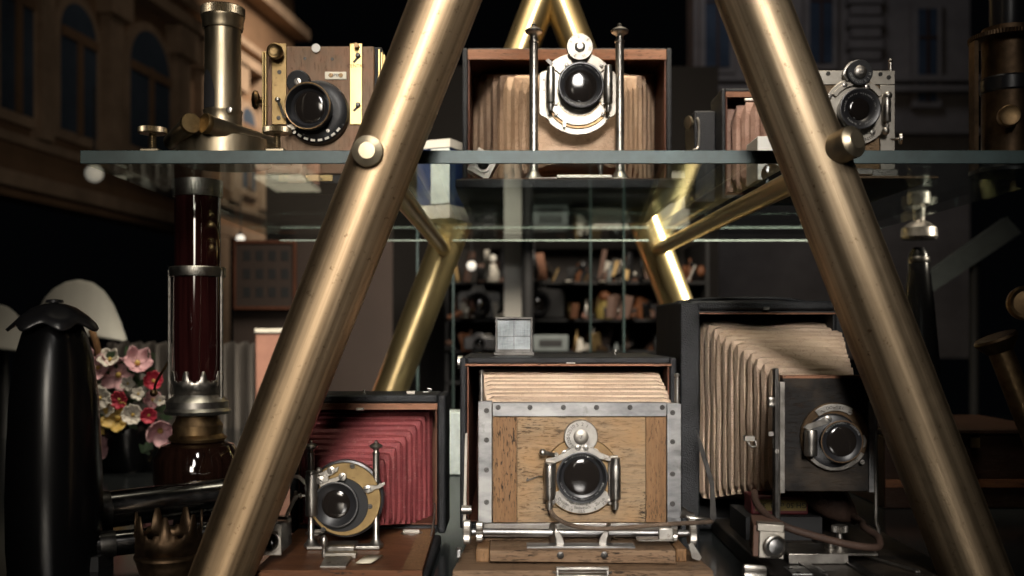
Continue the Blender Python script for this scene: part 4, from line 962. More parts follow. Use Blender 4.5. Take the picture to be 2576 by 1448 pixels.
# ------------------------------------------------------------------ top right: nickel fronted camera
def nickel_camera():
    root = thing('strut_camera', 'small folding camera with nickel-framed front and rosy bellows, behind the brass leg', 'camera', (F(1.3).x(2040), 1.33, ZS))
    b = F(1.40); x0, x1, zt = b.x(1816), b.x(2150), b.z(222)
    case(root, x0, x1, ZS + .001, zt, 1.40, 1.48, .005, mat='lea_side')
    m = MB(); m.box((x0 + .005, 1.398, zt - .012), (x1 - .005, 1.402, zt - .005)); build('case_rim', m, 'wood_edge', root)
    m = MB(); m.box((b.x(1870), 1.392, b.z(257)), (b.x(1912), 1.3975, b.z(250))); build('catch', m, 'nickel', root, bevel=.001)
    m = MB(); m.box((b.x(1760), 1.44, ZS + .001), (x0 - .0005, 1.52, b.z(262))); build('back_box', m, 'leatherette', root, bevel=.002)
    m = MB(); m.lathe([(.003, 0), (.003, .006), (.009, .008), (.009, .011), (0, .012)], (b.x(1762), 1.45, b.z(290)), (-1, -.45, 0), 26); build('side_knob', m, 'brass_pale', root)
    m = MB(); m.tube([(b.x(1766), 1.437, b.z(282)), (b.x(1770), 1.434, b.z(300)), (b.x(1768), 1.432, b.z(350)), (b.x(1764), 1.43, b.z(364)), (b.x(1752), 1.428, b.z(368))], .0018, 8); build('strut', m, 'nickel', root)
    fr = F(1.29)
    bellows(root, (b.x(1826), b.x(2120), ZS + .012, b.z(262), 1.44), (fr.x(1985), fr.x(2190), fr.z(440), fr.z(210), 1.295), 7, .010, 'bel_pink', .016, wob=.0006)
    f = F(1.27); zb = ZS + .020
    m = MB(); m.box((f.x(1985), 1.27, zb), (f.x(2212), 1.278, f.z(212))); build('lens_panel', m, 'wood_panel', root)
    m = MB(); m.pbox(f, 1975, 178, 2250, 213, .002, .006); build('top_strip', m, 'nickel_bright', root, bevel=.0005)
    for xa, xb in ((1975, 1990), (2213, 2250)):
        m = MB(); m.box((f.x(xa), 1.268, zb), (f.x(xb), 1.276, f.z(213.6))); build('side_strip', m, 'nickel_bright', root, bevel=.0005)
    for x, y in ((2082, 186), (2213, 187), (2234, 195)): screw(root, f.p(x, y, .0022), f.m(5.5))
    m = MB(); q = f.p(2243, 180, -.004); m.lathe([(f.m(5), 0), (f.m(5), f.m(24)), (f.m(3.5), f.m(26)), (f.m(5.5), f.m(30)), (f.m(4), f.m(35)), (0, f.m(36))], q, (0, 0, 1), 16); build('post', m, 'nickel', root)
    c = f.p(2150, 282)
    ol = [(math.cos(R(a)) * 82, math.sin(R(a)) * 84) for a in range(0, 360, 8)]
    m = MB(); m.prism([(c.x + f.m(max(-74, min(70, x))), c.z + f.m(y)) for x, y in ol], f.d - .005, f.d - .0001); pl = build('shutter_plate', m, 'nickel_bright', root, bevel=.0008)
    m = MB(); m.arc(f.p(2152, 280), f.m(74), f.m(62), 32, 148, f.d - .0085, f.d - .005, 30); build('bridge', m, 'nickel_bright', pl, bevel=.0006)
    for x, y in ((2120, 217), (2176, 222), (2082, 245), (2190, 335)): screw(pl, f.p(x, y, .0086), f.m(6.5), 'nickel')
    m = MB(); m.arc(f.p(2150, 282), f.m(83), f.m(66), 222, 322, f.d - .007, f.d - .005, 30); sc = build('aperture_scale', m, 'nickel_bright', pl)
    t = MB(); t.arctext('DOLLAND LONDON', f.m(10), f.p(2150, 282, .0073), f.m(75), 245, 305); build('lettering', t, 'engrave', sc)
    lens(root, c + Vector((0, -.004, 0)), f.m(51), .018, f.m(27), letters=[('EXTRA RAPID APLANAT No 4', 190, -10, False), ('FABRIK F. OPTIK', 215, 325, True)], glass_in=.3, rim='black')
    dial(root, f, 2156, 187, 32, .010, mat='black', ink='white_ink', marks=('100', '50', '25', '10', '5', '1', 'M'), hub=.5, a0=200, a1=350)
    m = MB(); m.tube([f.p(2128, 205, .006), f.p(2118, 190, .007), f.p(2126, 172, .007), f.p(2140, 160, .006)], .002, 8); build('dial_bracket', m, 'nickel', pl)
    air_cylinder(root, f, 2222, 255, 312, 20, .012, cap=8)
    m = MB(); m.sphere(f.p(2219, 334, .012), f.m(10), 16); m.sphere(f.p(2224, 246, .012), f.m(11), 16); build('piston_ball', m, 'nickel', root)
    m = MB(); m.cyl(f.p(2238, 350, .003), f.p(2262, 350, .003), f.m(3)); m.lathe([(f.m(8), 0), (f.m(14), .001), (f.m(14), .004), (0, .005)], f.p(2258, 350, .003), (1, -.3, 0), 22); build('clamp_knob', m, 'nickel', root)
    m = MB(); m.box((f.x(1985), 1.262, ZS + .010), (f.x(2254), 1.272, ZS + .0195)); build('foot_strip', m, 'nickel', root, bevel=.0006)
    m = MB(); m.box((f.x(2100), 1.245, ZS + .0095), (f.x(2180), 1.2525, ZS + .018)); build('foot_clip', m, 'nickel', root, bevel=.0015)
    m = MB(); m.box((f.x(1980), 1.253, ZS + .003), (f.x(2284), 1.44, ZS + .0098)); build('bed', m, 'wood_bed', root, bevel=.001)
    m = MB(); m.box((f.x(1960), 1.21, ZS + .0004), (F(1.22).x(2352), 1.44, ZS + .0029)); build('base', m, 'wood_bed', root)
    v = F(1.24); m = MB(); m.box((v.x(1906), 1.24, ZS + .003), (v.x(1968), 1.30, v.z(342))); vf = build('viewfinder', m, 'white', root, bevel=.001)
    m = MB(); m.lathe([(v.m(26), 0), (v.m(26), .002), (v.m(20), .003), (0, .005)], v.p(1940, 437, .0), (0, -1, 0), 30); build('finder_lens', m, 'lens', vf)
nickel_camera()

# ------------------------------------------------------------------ blue and white box on the shelf
def blue_box():
    f = F(1.62); root = thing('blue_carton', 'blue and white carton with a white lid standing behind the tan bellows camera', 'carton', (f.x(1110), 1.68, ZS))
    rot = Matrix.Rotation(R(-24), 3, 'Z'); xa, xb = f.x(1066), f.x(1160); cc = Vector(((xa + xb) / 2, 1.68, 0))
    def piece(name, lo, hi, mat):
        m = MB(); m.box(lo, hi); m.v = [cc + rot @ (q - cc) for q in m.v]; build(name, m, mat, root)
    piece('body', (xa, 1.64, ZS + .023), (xb, 1.72, f.z(367)), 'blue')
    piece('lid', (xa - .002, 1.638, f.z(366)), (xb + .002, 1.722, f.z(345)), 'white_card')
    piece('base_band', (xa - .001, 1.639, ZS + .0008), (xb + .001, 1.721, ZS + .022), 'white_card')
    piece('label_panel', (xa + .026, 1.6385, ZS + .024), (xb + .0004, 1.6398, f.z(368)), 'pale_green')
blue_box()

# ------------------------------------------------------------------ right edge instruments
def theodolite():
    f = F(1.16); x = f.x(2556); y = 1.18
    root = thing('brass_microscope', 'brass microscope column, coloured dark for dim light, with a side knob at the shelf end', 'instrument', (x, y, ZS))
    m = MB(); m.lathe([(f.m(62), 0), (f.m(62), f.z(60) - ZS - .012)], (x, y, ZS + .012), (0, 0, 1), 48); build('column', m, 'bronze', root)  # bronze here puts the dim light at the frame edge into the metal's colour
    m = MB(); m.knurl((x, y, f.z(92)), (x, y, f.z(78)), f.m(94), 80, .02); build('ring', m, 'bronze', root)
    m = MB(); m.lathe([(f.m(40), 0), (f.m(44), .02), (f.m(44), .12)], (x, y, f.z(76)), (0, 0, 1), 36); build('eyepiece_tube', m, 'black', root)
    m = MB(); m.lathe([(f.m(92), 0), (f.m(92), .004), (f.m(70), .0118)], (x, y, ZS + .0003), (0, 0, 1), 60); build('base', m, 'black', root)
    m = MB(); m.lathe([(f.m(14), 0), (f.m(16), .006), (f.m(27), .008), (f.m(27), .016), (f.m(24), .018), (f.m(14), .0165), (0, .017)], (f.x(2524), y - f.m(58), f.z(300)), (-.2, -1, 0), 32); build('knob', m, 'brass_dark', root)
    m = MB(); m.ringlathe([(f.m(63), 0), (f.m(66), .002), (f.m(66), .016), (f.m(63), .018)], (x, y, f.z(226)), (0, 0, 1), 48); build('band', m, 'black', root)
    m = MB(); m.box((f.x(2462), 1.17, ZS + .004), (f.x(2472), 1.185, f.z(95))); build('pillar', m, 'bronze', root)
theodolite()
def telescope():
    f = F(1.2); root = thing('brass_telescope', 'dim brass telescope tilted on its mount at the right end', 'telescope', (f.x(2560), 1.2, ZF))
    a, b = f.p(2512, 870), f.p(2610, 1120)
    m = MB(); m.cyl(a, b, f.m(30), f.m(30), 36); build('tube', m, 'brass_dark', root)  # dark metals carry the fading edge light in the telescope's colour
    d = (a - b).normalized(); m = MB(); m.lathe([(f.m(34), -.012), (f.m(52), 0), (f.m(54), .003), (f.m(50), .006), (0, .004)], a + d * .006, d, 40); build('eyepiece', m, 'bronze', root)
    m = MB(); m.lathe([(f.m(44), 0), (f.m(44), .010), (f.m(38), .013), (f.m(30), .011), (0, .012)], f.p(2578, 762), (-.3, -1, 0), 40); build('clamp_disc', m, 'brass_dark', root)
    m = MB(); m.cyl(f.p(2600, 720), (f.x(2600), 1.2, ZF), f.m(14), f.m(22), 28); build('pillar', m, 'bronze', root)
telescope()
def wooden_crate():
    f = F(1.42); root = thing('wooden_chest', 'low brown wooden chest in the dim corner behind the right brass leg', 'chest', (f.x(2520), 1.5, ZF))
    m = MB(); m.box((f.x(2225), 1.42, ZF), (f.x(2660), 1.66, f.z(1095))); build('body', m, 'wood_dimmed', root, bevel=.002)
    m = MB(); m.box((f.x(2222), 1.415, f.z(1092) ), (f.x(2663), 1.665, f.z(1078))); build('lid', m, 'wood_dimmed', root, bevel=.002)
    m = MB(); m.box((f.x(2440), 1.416, f.z(1125)), (f.x(2462), 1.4196, f.z(1100))); build('clasp', m, 'brass', root)
    m = MB(); m.box((f.x(2226), 1.4175, f.z(1225)), (f.x(2659), 1.4195, f.z(1205))); build('plinth', m, 'wood_red', root)
wooden_crate()
def tall_black_bottle():
    f = F(1.62); x = f.x(2312); y = 1.62; root = thing('candlestick', 'glossy black turned candlestick with a pale collar, standing beyond the right brass leg', 'candlestick', (x, y, ZF))
    z = f.z
    m = MB(); m.lathe([(f.m(75), 0), (f.m(75), .01), (f.m(60), .03), (f.m(48), z(900) - ZF), (f.m(36), z(760) - ZF), (f.m(28), z(690) - ZF), (f.m(24), z(640) - ZF), (f.m(14), z(622) - ZF)], (x, y, ZF), (0, 0, 1), 40); build('stem', m, 'black_gloss', root)
    m = MB(); m.sphere((x, y, z(655)), f.m(27), 24, (1, 1, .85)); build('knop', m, 'steel_dark', root)
    m = MB(); m.lathe([(f.m(40), 0), (f.m(44), .004), (f.m(42), .018), (f.m(30), .024), (f.m(14), .03), (f.m(16), .05), (f.m(28), .056), (f.m(28), .074), (0, .076)], (x, y, z(602)), (0, 0, 1), 36); build('cup', m, 'nickel', root)
tall_black_bottle()
def slanted_board():
    f = F(2.5); root = thing('white_board', 'pale slanted board in the dark right of the candlestick', 'board', (f.x(2450), 2.5, ZF))
    m = MB(); m.extrude([f.p(2330, 745), f.p(2330, 690), f.p(2535, 545), f.p(2570, 585)], (0, .03, 0)); build('panel', m, 'grey_card', root)
    m = MB(); m.cyl((f.x(2460), 2.52, ZF), tuple(f.p(2460, 650) + Vector((0, .02, 0))), .012); build('stand', m, 'black_matt', root)
slanted_board()

# ------------------------------------------------------------------ left: oil lamp
def crown(parent, name, c, r, h0, h1, n, mat, cut=.55):
    """pierced gallery: a band whose upper rim rises in lobed points"""
    m = MB(); c = Vector(c); per = 14; N = n * per; lo = []; mid = []; hi = []
    for i in range(N):
        a = 2 * math.pi * i / N; t = (i % per) / per; s_ = abs(t - .5) * 2
        top = h0 + (h1 - h0) * (1.0 if s_ < .16 else .70 if s_ < .30 else .86 if s_ < .42 else .30 if s_ < .8 else .16)
        d = Vector((math.cos(a), math.sin(a), 0))
        lo.append(c + d * r); mid.append(c + d * r * .995 + Vector((0, 0, h0))); hi.append(c + d * r * 1.03 + Vector((0, 0, top)))
    vs = lo + mid + hi; fs = []
    for i in range(N):
        j = (i + 1) % N; t = (i % per)
        fs.append((i, j, N + j, N + i))
        fs.append((N + i, N + j, 2 * N + j, 2 * N + i))
    m.add(vs, fs); o = build(name, m, mat, parent); sd = o.modifiers.new('t', 'SOLIDIFY'); sd.thickness = .0012
    return o
def oil_lamp():
    f = F(1.30); x = f.x(497); y = 1.30; z = f.z
    root = thing('oil_lamp', 'tall oil lamp with ruby glass chimney, pierced silver galleries and dark font', 'lamp', (x, y, ZF))
    m = MB(); m.lathe([(f.m(60), 0), (f.m(58), .01), (f.m(92), .03), (f.m(108), .06), (f.m(106), .085), (f.m(88), z(1118) - ZF), (f.m(60), z(1108) - ZF)], (x, y, ZF), (0, 0, 1), 56); build('font', m, 'font_glass', root)
    m = MB(); m.lathe([(f.m(66), 0), (f.m(72), .004), (f.m(60), .009), (f.m(62), .02), (f.m(54), .026), (f.m(50), .032)], (x, y, z(1108)), (0, 0, 1), 48); build('burner', m, 'brass_dark', root)
    m = MB(); m.lathe([(f.m(78), 0), (f.m(82), .004), (f.m(76), .008), (f.m(76), .016), (f.m(64), .022), (f.m(60), .026)], (x, y, z(1040)), (0, 0, 1), 48); build('burner_dome', m, 'nickel', root)
    crown(root, 'lower_gallery', (x, y, z(990)), f.m(62), f.m(24), f.m(58), 9, 'nickel')
    m = MB(); m.lathe([(f.m(57), 0), (f.m(60), f.m(90)), (f.m(60), z(690) - z(985))], (x, y, z(985)), (0, 0, 1), 56); build('chimney', m, 'red_glass', root)
    m = MB(); m.ringlathe([(f.m(61), 0), (f.m(68), 0), (f.m(69), f.m(2)), (f.m(69), f.m(22)), (f.m(67), f.m(24)), (f.m(61), f.m(24))], (x, y, z(696)), (0, 0, 1), 56); build('collar', m, 'nickel', root)
    m = MB(); m.lathe([(f.m(56), 0), (f.m(56), z(492) - z(672))], (x, y, z(672)), (0, 0, 1), 56); build('upper_chimney', m, 'red_glass', root)
    m = MB(); m.lathe([(f.m(60), f.m(-6)), (f.m(62), 0), (f.m(62), f.m(36)), (f.m(56), f.m(36))], (x, y, z(490)), (0, 0, 1), 56); build('upper_gallery', m, 'nickel', root)
    for a in (-14, 200):
        d = Vector((math.cos(R(a)), math.sin(R(a)), 0)) * f.m(67)
        m = MB(); m.cyl(Vector((x, y, z(1000))) + d, Vector((x, y, z(680))) + d, f.m(4.5), n=10); build('rod', m, 'nickel', root)
    m = MB(); m.tube([(x - f.m(70), y, z(905)), (x - f.m(110), y + .01, z(960)), (x - f.m(122), y + .02, z(985))], .0016, 8); m.sphere((x - f.m(124), y + .02, z(990)), f.m(10), 12); build('wick_key', m, 'brass_dark', root)
oil_lamp()
def bottle():
    f = F(1.02); x = f.x(92); y = 1.06; z = f.z
    root = thing('black_bottle', 'tall glossy black bottle under a flared black skirted cap', 'bottle', (x, y, ZF))
    m = MB(); g = F(1.06); s_ = g.m
    zz = lambda p: g.z(p) - ZF
    m.lathe([(s_(108), 0), (s_(112), zz(1380)), (s_(114), zz(1250)), (s_(110), zz(1120)), (s_(104), zz(1000)), (s_(92), zz(900)), (s_(76), zz(840)), (s_(58), zz(800)), (s_(30), zz(780))], (x, y, ZF), (0, 0, 1), 60); build('body', m, 'black_gloss', root)
    m = MB(); N = 96; prof = [(0, 762), (26, 764), (52, 774), (80, 796), (104, 820)]; vs = [(x, y, g.z(760))]; fs = []
    for k, (r, py) in enumerate(prof[1:]):
        for i in range(N):
            a = 2 * math.pi * i / N; fl = (k / 3) ** 2
            rr = s_(r) * (1 + .07 * fl * math.cos(7 * a + .6)); vs.append((x + rr * math.cos(a), y + rr * math.sin(a), g.z(py) - s_(9) * fl * math.cos(7 * a + .6)))
    for i in range(N):
        j = (i + 1) % N; fs.append((0, 1 + i, 1 + j))
        for k in range(3): fs.append((1 + k * N + i, 1 + k * N + N + i, 1 + k * N + N + j, 1 + k * N + j))
    m.add(vs, fs); o = build('cap', m, 'black', root); sd = o.modifiers.new('t', 'SOLIDIFY'); sd.thickness = .003
    m = MB(); m.lathe([(s_(22), 0), (s_(20), .003), (0, .004)], (x, y, g.z(761)), (0, 0, 1), 24); build('cap_button', m, 'black', root)
bottle()
def lampshade(px, py, sc, label):
    f = F(2.3); root = thing('lampshade', label, 'lampshade', (f.x(px), 2.34, -.6))
    poly = [(-128, 96), (-116, 62), (-98, 34), (-74, 12), (-42, -5), (-6, -12), (30, -4), (58, 18), (80, 52), (98, 98), (112, 143)]; U, V = 40, 14; n = len(poly); vs = []; fs = []
    for v in range(V):
        t = v / (V - 1)
        for u in range(U):
            q = u / (U - 1) * (n - 1); i = min(int(q), n - 2); w = q - i
            a = (poly[i][0] + (poly[i + 1][0] - poly[i][0]) * w) * sc; b_ = (poly[i][1] + (poly[i + 1][1] - poly[i][1]) * w) * sc
            low = (128 + 15 * (a / (112 * sc))) * sc; low = max(low, b_)
            k = max(0, 1 - (a / (128 * sc)) ** 2)
            vs.append((f.x(px + a), 2.36 - .07 * sc * k ** .5 * (.35 + .65 * t), f.z(py + b_ + (low - b_) * t)))
    for v in range(V - 1):
        for u in range(U - 1): fs.append((v * U + u, v * U + u + 1, (v + 1) * U + u + 1, (v + 1) * U + u))
    m = MB(); m.add(vs, fs); o = build('shade', m, 'white_shade', root, ang=80); sd = o.modifiers.new('t', 'SOLIDIFY'); sd.thickness = .004
    m = MB(); m.lathe([(.07, 0), (.07, .008), (.012, .02), (.010, f.z(py + 100 * sc) + .6)], (f.x(px), 2.37, -.6), (0, 0, 1), 24); build('stem', m, 'black_matt', root)
lampshade(188, 712, 1.0, 'white domed lampshade behind the black bottle and the flowers')
lampshade(-28, 772, .8, 'white lampshade cut off by the frame edge beside the bottle cap')

def bouquet():
    f = F(1.75); root = thing('flower_bouquet', 'bunch of pink, red, white and yellow artificial flowers beside the black bottle', 'flowers', (f.x(290), 1.8, ZF))
    m = MB(); m.lathe([(.045, 0), (.05, .01), (.055, .07), (.05, .09)], (f.x(290), 1.82, ZF), (0, 0, 1), 28); build('vase', m, 'black_gloss', root)
    def flower(px, py, r, mat, cup, tilt, n=5, centre='petal_yellow', dy=0):
        m = MB(); c = f.p(px, py, dy); R_ = f.m(r); ax = Vector((tilt[0], -1, tilt[1])).normalized(); u, v, a = basis(ax)
        ph = random.uniform(0, 6)
        for k in range(n):
            t = ph + 2 * math.pi * k / n; d = u * math.cos(t) + v * math.sin(t); s_ = a.cross(d); vs = []; fs = []; J, I = 5, 6
            for i in range(I):
                w = i / (I - 1); wid = R_ * .43 * math.sin(math.pi * (.10 + .82 * w) ** .9) ; rad = R_ * (.08 + .95 * w)
                for j in range(J):
                    q = (j / (J - 1) - .5) * 2
                    vs.append(c + d * rad * math.cos(cup * w * .7) + a * (rad * math.sin(cup * w * .8) * (.75 + .4 * random.random()) + R_ * .13 * q * q * (.4 + w) - R_ * .22 * max(0, w - .7)) + s_ * wid * q * (1 if w < .9 else .75))
            for i in range(I - 1):
                for j in range(J - 1): fs.append((i * J + j, i * J + j + 1, (i + 1) * J + j + 1, (i + 1) * J + j))
            m.add(vs, fs)
        m.cur = 1; m.sphere(c + a * R_ * .12, R_ * .17, 10)
        o = build('flower', m, [mat, centre], root, ang=70); sd = o.modifiers.new('t', 'SOLIDIFY'); sd.thickness = .0012
    for a in [(222, 900, 34, 'petal_pink', .9, (-.3, .4)), (240, 925, 36, 'petal_pink', .6, (0, .2)), (285, 945, 46, 'petal_pink', .5, (.1, .1)), (340, 915, 44, 'petal_pink', .9, (.5, .6)), (228, 955, 34, 'petal_white', .3, (0, 0)),
              (255, 1000, 30, 'petal_white', .3, (.1, 0), 10), (215, 1000, 40, 'petal_white', .6, (-.5, .1)), (296, 1052, 44, 'petal_yellow', .7, (0, .3)), (350, 1040, 28, 'petal_white', .7, (.2, .2), 9), (300, 1005, 24, 'petal_red', .5, (0, 0), 7),
              (390, 1085, 44, 'petal_pink', 1.0, (.4, -.3)), (232, 1118, 44, 'petal_pink', .7, (-.1, -.2)), (255, 1082, 22, 'petal_yellow', .8, (.2, 0)), (365, 1010, 26, 'petal_pink', .6, (.3, .2)), (392, 1040, 22, 'petal_red', .7, (.3, 0), 8), (375, 960, 28, 'petal_red', .8, (.3, .3), 8),
              (270, 905, 30, 'petal_white', .7, (0, .6)), (205, 1040, 26, 'petal_white', .6, (-.3, 0)), (320, 965, 20, 'petal_white', .5, (.2, .2)), (270, 1028, 20, 'petal_white', .4, (0, 0)), (388, 1010, 16, 'petal_white', .5, (.2, .1)), (352, 990, 18, 'petal_white', .5, (.1, .2))]:
        flower(*a, dy=random.uniform(-.04, .04))
    m = MB()
    for i in range(70):
        c = f.p(random.uniform(215, 390), random.uniform(900, 1120), random.uniform(-.07, -.01)); L = random.uniform(.012, .03); a = random.uniform(0, 6.28)
        d = Vector((math.cos(a), random.uniform(-.5, .5), math.sin(a))).normalized(); s_ = d.cross(Vector((0, 1, 0))).normalized() * L * .3
        m.add([c, c + d * L * .5 + s_, c + d * L, c + d * L * .5 - s_], [(0, 1, 2, 3)])
    build('leaves', m, 'leaf', root)
    m = MB(); m.tube([(f.x(250), 1.8, ZF + .08), (f.x(240), 1.8, f.z(1000)), (f.x(225), 1.78, f.z(870)), (f.x(212), 1.78, f.z(830))], .006, 8); build('stem', m, 'wood_stile', root)
bouquet()

def lacquer_tube():
    f = F(1.12)
    for i, (xa, ya, xb, yb, r, d0, d1, lab) in enumerate(((190, 1292, 640, 1236, 46, 1.10, 1.20, 'long polished black tube with pale reflections, upper of two beside the bottle'), (200, 1376, 560, 1338, 30, 1.06, 1.12, 'slimmer black rod lying in front of the long polished tube'))):
        a, b = F(d0).p(xa, ya), F(d1).p(xb, yb); root = thing('lacquered_tube', lab, 'tube', (a.x, a.y, ZF))
        m = MB(); m.cyl(a, b, f.m(r), f.m(r), 48); build('barrel', m, 'dark_chrome', root)
        d = (b - a).normalized(); m = MB(); m.lathe([(f.m(r) * 1.04, 0), (f.m(r) * 1.06, .003), (f.m(r) * 1.06, .012), (f.m(r) * 1.04, .015)], a + d * .02, d, 48); build('ferrule', m, 'steel_dark', root)
        for t in (.1, .85):
            q = a + (b - a) * t; m = MB(); m.box((q.x - .012, q.y - .02, ZF), (q.x + .012, q.y + .02, q.z - f.m(r) * .6)); build('rest', m, 'black_matt', root)
lacquer_tube()
def burner():
    f = F(1.0); x = f.x(424); y = 1.0; z = f.z
    root = thing('lamp_burner', 'tarnished brass lamp burner with crown of pierced points beside the brass leg foot', 'lamp burner', (x, y, ZF))
    m = MB(); m.lathe([(f.m(40), 0), (f.m(68), z(1440) - ZF + .001), (f.m(76), z(1415) - ZF), (f.m(80), z(1398) - ZF), (f.m(84), z(1394) - ZF), (f.m(84), z(1388) - ZF), (f.m(79), z(1384) - ZF)], (x, y, ZF - .002), (0, 0, 1), 48); build('bowl', m, 'bronze', root)
    o = crown(root, 'gallery', (x, y, z(1386)), f.m(80), f.m(34), f.m(98), 7, 'bronze')
burner()

# ------------------------------------------------------------------ shop interior behind
def sheet_poster():
    f = F(3.0); root = thing('stamp_sheet', 'pale framed sheet with rows of small dark pictures on the rear wall', 'poster', (f.x(660), 3.0, f.z(770)))
    m = MB(); m.extrude([f.p(594, 612), f.p(594, 770), f.p(738, 770), f.p(738, 612)], (0, .012, 0)); build('sheet', m, 'wall_brown', root)
    for i in range(4):
        for j in range(3):
            m = MB(); m.pbox(f, 612 + i * 32, 630 + j * 46, 630 + i * 32, 655 + j * 46, .001, 0); build('picture', m, 'black_matt', root)
    m = MB(); m.pbox(f, 588, 770, 744, 778, .004, .014); m.pbox(f, 588, 604, 744, 612, .004, .014); m.pbox(f, 588, 612, 594, 770, .004, .014); m.pbox(f, 738, 612, 744, 770, .004, .014); build('frame', m, 'wood_lining', root)
sheet_poster()
def rear_panel():
    f = F(3.02); m = MB(); m.org = (f.x(680), 3.05, -.8); m.box((f.x(585), 3.03, -.9), (f.x(985), 3.06, f.z(604)))
    structure(build('rear_wall_panel', m, 'wall_brown'))
rear_panel()
def beige_box():
    f = F(2.2); root = thing('beige_box', 'tan cardboard box seen between the oil lamp and the brass leg', 'box', (f.x(690), 2.3, ZF))
    m = MB(); m.box((f.x(642), 2.2, ZF), (f.x(760), 2.4, f.z(838))); build('body', m, 'pink_card', root, bevel=.003)
    m = MB(); m.box((f.x(640), 2.196, f.z(837.5)), (f.x(762), 2.404, f.z(826))); build('lid', m, 'white_card', root, bevel=.002)
beige_box()
def curtain():
    f = F(2.6); m = MB(); N = 120; vs = []; fs = []; m.org = (f.x(450), 2.6, -.5)
    for i in range(N + 1):
        t = i / N; px = 270 + 400 * t; y = 2.6 + .018 * math.sin(t * 75) + .006 * math.sin(t * 191)
        vs += [(f.x(px), y, -.55), (f.x(px), y + .004, f.z(862) + .004 * math.sin(t * 75))]
    for i in range(N): fs.append((2 * i, 2 * i + 2, 2 * i + 3, 2 * i + 1))
    m.add(vs, fs); o = build('curtain', m, 'curtain', None, ang=80); sd = o.modifiers.new('t', 'SOLIDIFY'); sd.thickness = .003
    tag(o, 'dark pleated half curtain hanging behind the oil lamp and flowers', 'curtain')
curtain()
def globe_lamp(px, py, r, d, k, label):
    f = F(d); root = thing('globe_lamp', label, 'lamp', tuple(f.p(px, py)))
    m = MB(); m.sphere(f.p(px, py), f.m(r), 24); build('globe', m, k, root)
    m = MB(); m.lathe([(f.m(r * .5), 0), (f.m(r * .45), f.m(r * .5)), (f.m(r * .12), f.m(r * .7)), (f.m(r * .12), f.m(r * 9))], f.p(px, py) + Vector((0, 0, f.m(r * .9))), (0, 0, 1), 16); build('stem', m, 'black_matt', root)
globe_lamp(237, 436, 22, 5.0, 'bulb', 'round lit globe lamp glowing under the corner of the glass shelf')
globe_lamp(605, 600, 11, 4.0, 'bulb_bright', 'small lit globe lamp above the framed sheet')
# white pillar and shop shelves
f = F(3.7); m = MB(); m.org = (f.x(1295), 3.75, -1); m.box((f.x(1268), 3.7, -1.1), (f.x(1322), 3.78, f.z(592))); tag(build('white_post', m, 'white'), 'square white post standing between the dark shop cameras', 'post')
def pane_cabinet():
    root = thing('glass_cabinet', 'tall glass display cabinet with greenish edges behind the reflecting finder', 'cabinet', (F(2.5).x(1520), 2.5, ZF))
    for px, d in ((1486, 2.5), (1570, 2.2), (1140, 2.6), (1050, 2.4)):
        f = F(d); m = MB(); m.box((f.x(px) - .002, d, ZF), (f.x(px) + .002, d + .02, f.z(470))); build('upright_edge', m, 'glass_edge', root)
pane_cabinet()
def shop_shelf():
    f = F(4.0); root = thing('shop_shelving', 'dark shop shelving crowded with goods at the back of the shop', 'shelving', (f.x(1430), 4.2, -1))
    for py in (708, 802, 882, 960):
        m = MB(); m.box((f.x(1120), 4.0, f.z(py + 6)), (f.x(1780), 4.5, f.z(py))); build('board', m, 'black_matt', root)
    m = MB(); m.box((f.x(1120), 4.5, -1.1), (f.x(1780), 4.55, f.z(600))); build('back', m, 'wall', root)
    for px in (1120, 1776):
        m = MB(); m.box((f.x(px), 4.0, -1.1), (f.x(px + 8), 4.499, f.z(600))); build('upright', m, 'black_matt', root)
shop_shelf()
def goods(name, cat, px0, px1, py0, py1, mats, label, d=4.02, kind='box'):
    f = F(d); root = thing(name, label, cat, (f.x((px0 + px1) / 2), d + .06, f.z(py1)))
    if kind == 'box':
        m = MB(); m.box((f.x(px0), d, f.z(py1)), (f.x(px1), d + .12, f.z(py0))); build('body', m, mats[0], root, bevel=.004)
        m = MB(); a, b = px0 + (px1 - px0) * .18, px0 + (px1 - px0) * .82; c, e = py0 + (py1 - py0) * .3, py0 + (py1 - py0) * .7
        m.pbox(f, a, c, b, e, .002, -.0002); build('label_panel', m, mats[1], root)
    elif kind == 'camera':
        w = px1 - px0; h = py1 - py0
        m = MB(); m.prism([(f.x(a), f.z(b)) for a, b in ((px0, py1), (px1, py1), (px1, py0 + h * .32), (px1 - w * .06, py0 + h * .22), (px0 + w * .68, py0 + h * .2), (px0 + w * .6, py0), (px0 + w * .36, py0), (px0 + w * .28, py0 + h * .2), (px0 + w * .06, py0 + h * .22), (px0, py0 + h * .32))], d, d + .08); build('body', m, mats[0], root, bevel=.006)
        m = MB(); q = f.p((px0 + px1) / 2, py0 + h * .6); m.ringlathe([(f.m(h * .22), -.001), (f.m(h * .32), -.001), (f.m(h * .34), .05), (f.m(h * .3), .055), (f.m(h * .24), .05)], q, (0, -1, 0), 32); ln = build('lens_barrel', m, 'black', root)
        m = MB(); m.lathe([(f.m(h * .23), .02), (0, .03)], q, (0, -1, 0), 28); build('lens_glass', m, 'lens', ln)
    elif kind == 'figure':
        w = px1 - px0; h = f.m(py1 - py0); m = MB(); m.lathe([(f.m(w * .45), 0), (f.m(w * .5), h * .3), (f.m(w * .2), h * .62)], (f.x((px0 + px1) / 2), d + .05, f.z(py1)), (0, 0, 1), 24); build('body', m, mats[0], root)
        m = MB(); m.sphere((f.x((px0 + px1) / 2), d + .05, f.z(py1) + h * .8), f.m(w * .3), 18); build('stopper', m, mats[1], root)
    return root
G = goods
G('shop_camera', 'camera', 1285, 1420, 706, 801, ['black_matt', 'black'], 'large black camera silhouette right of the white post', kind='camera')
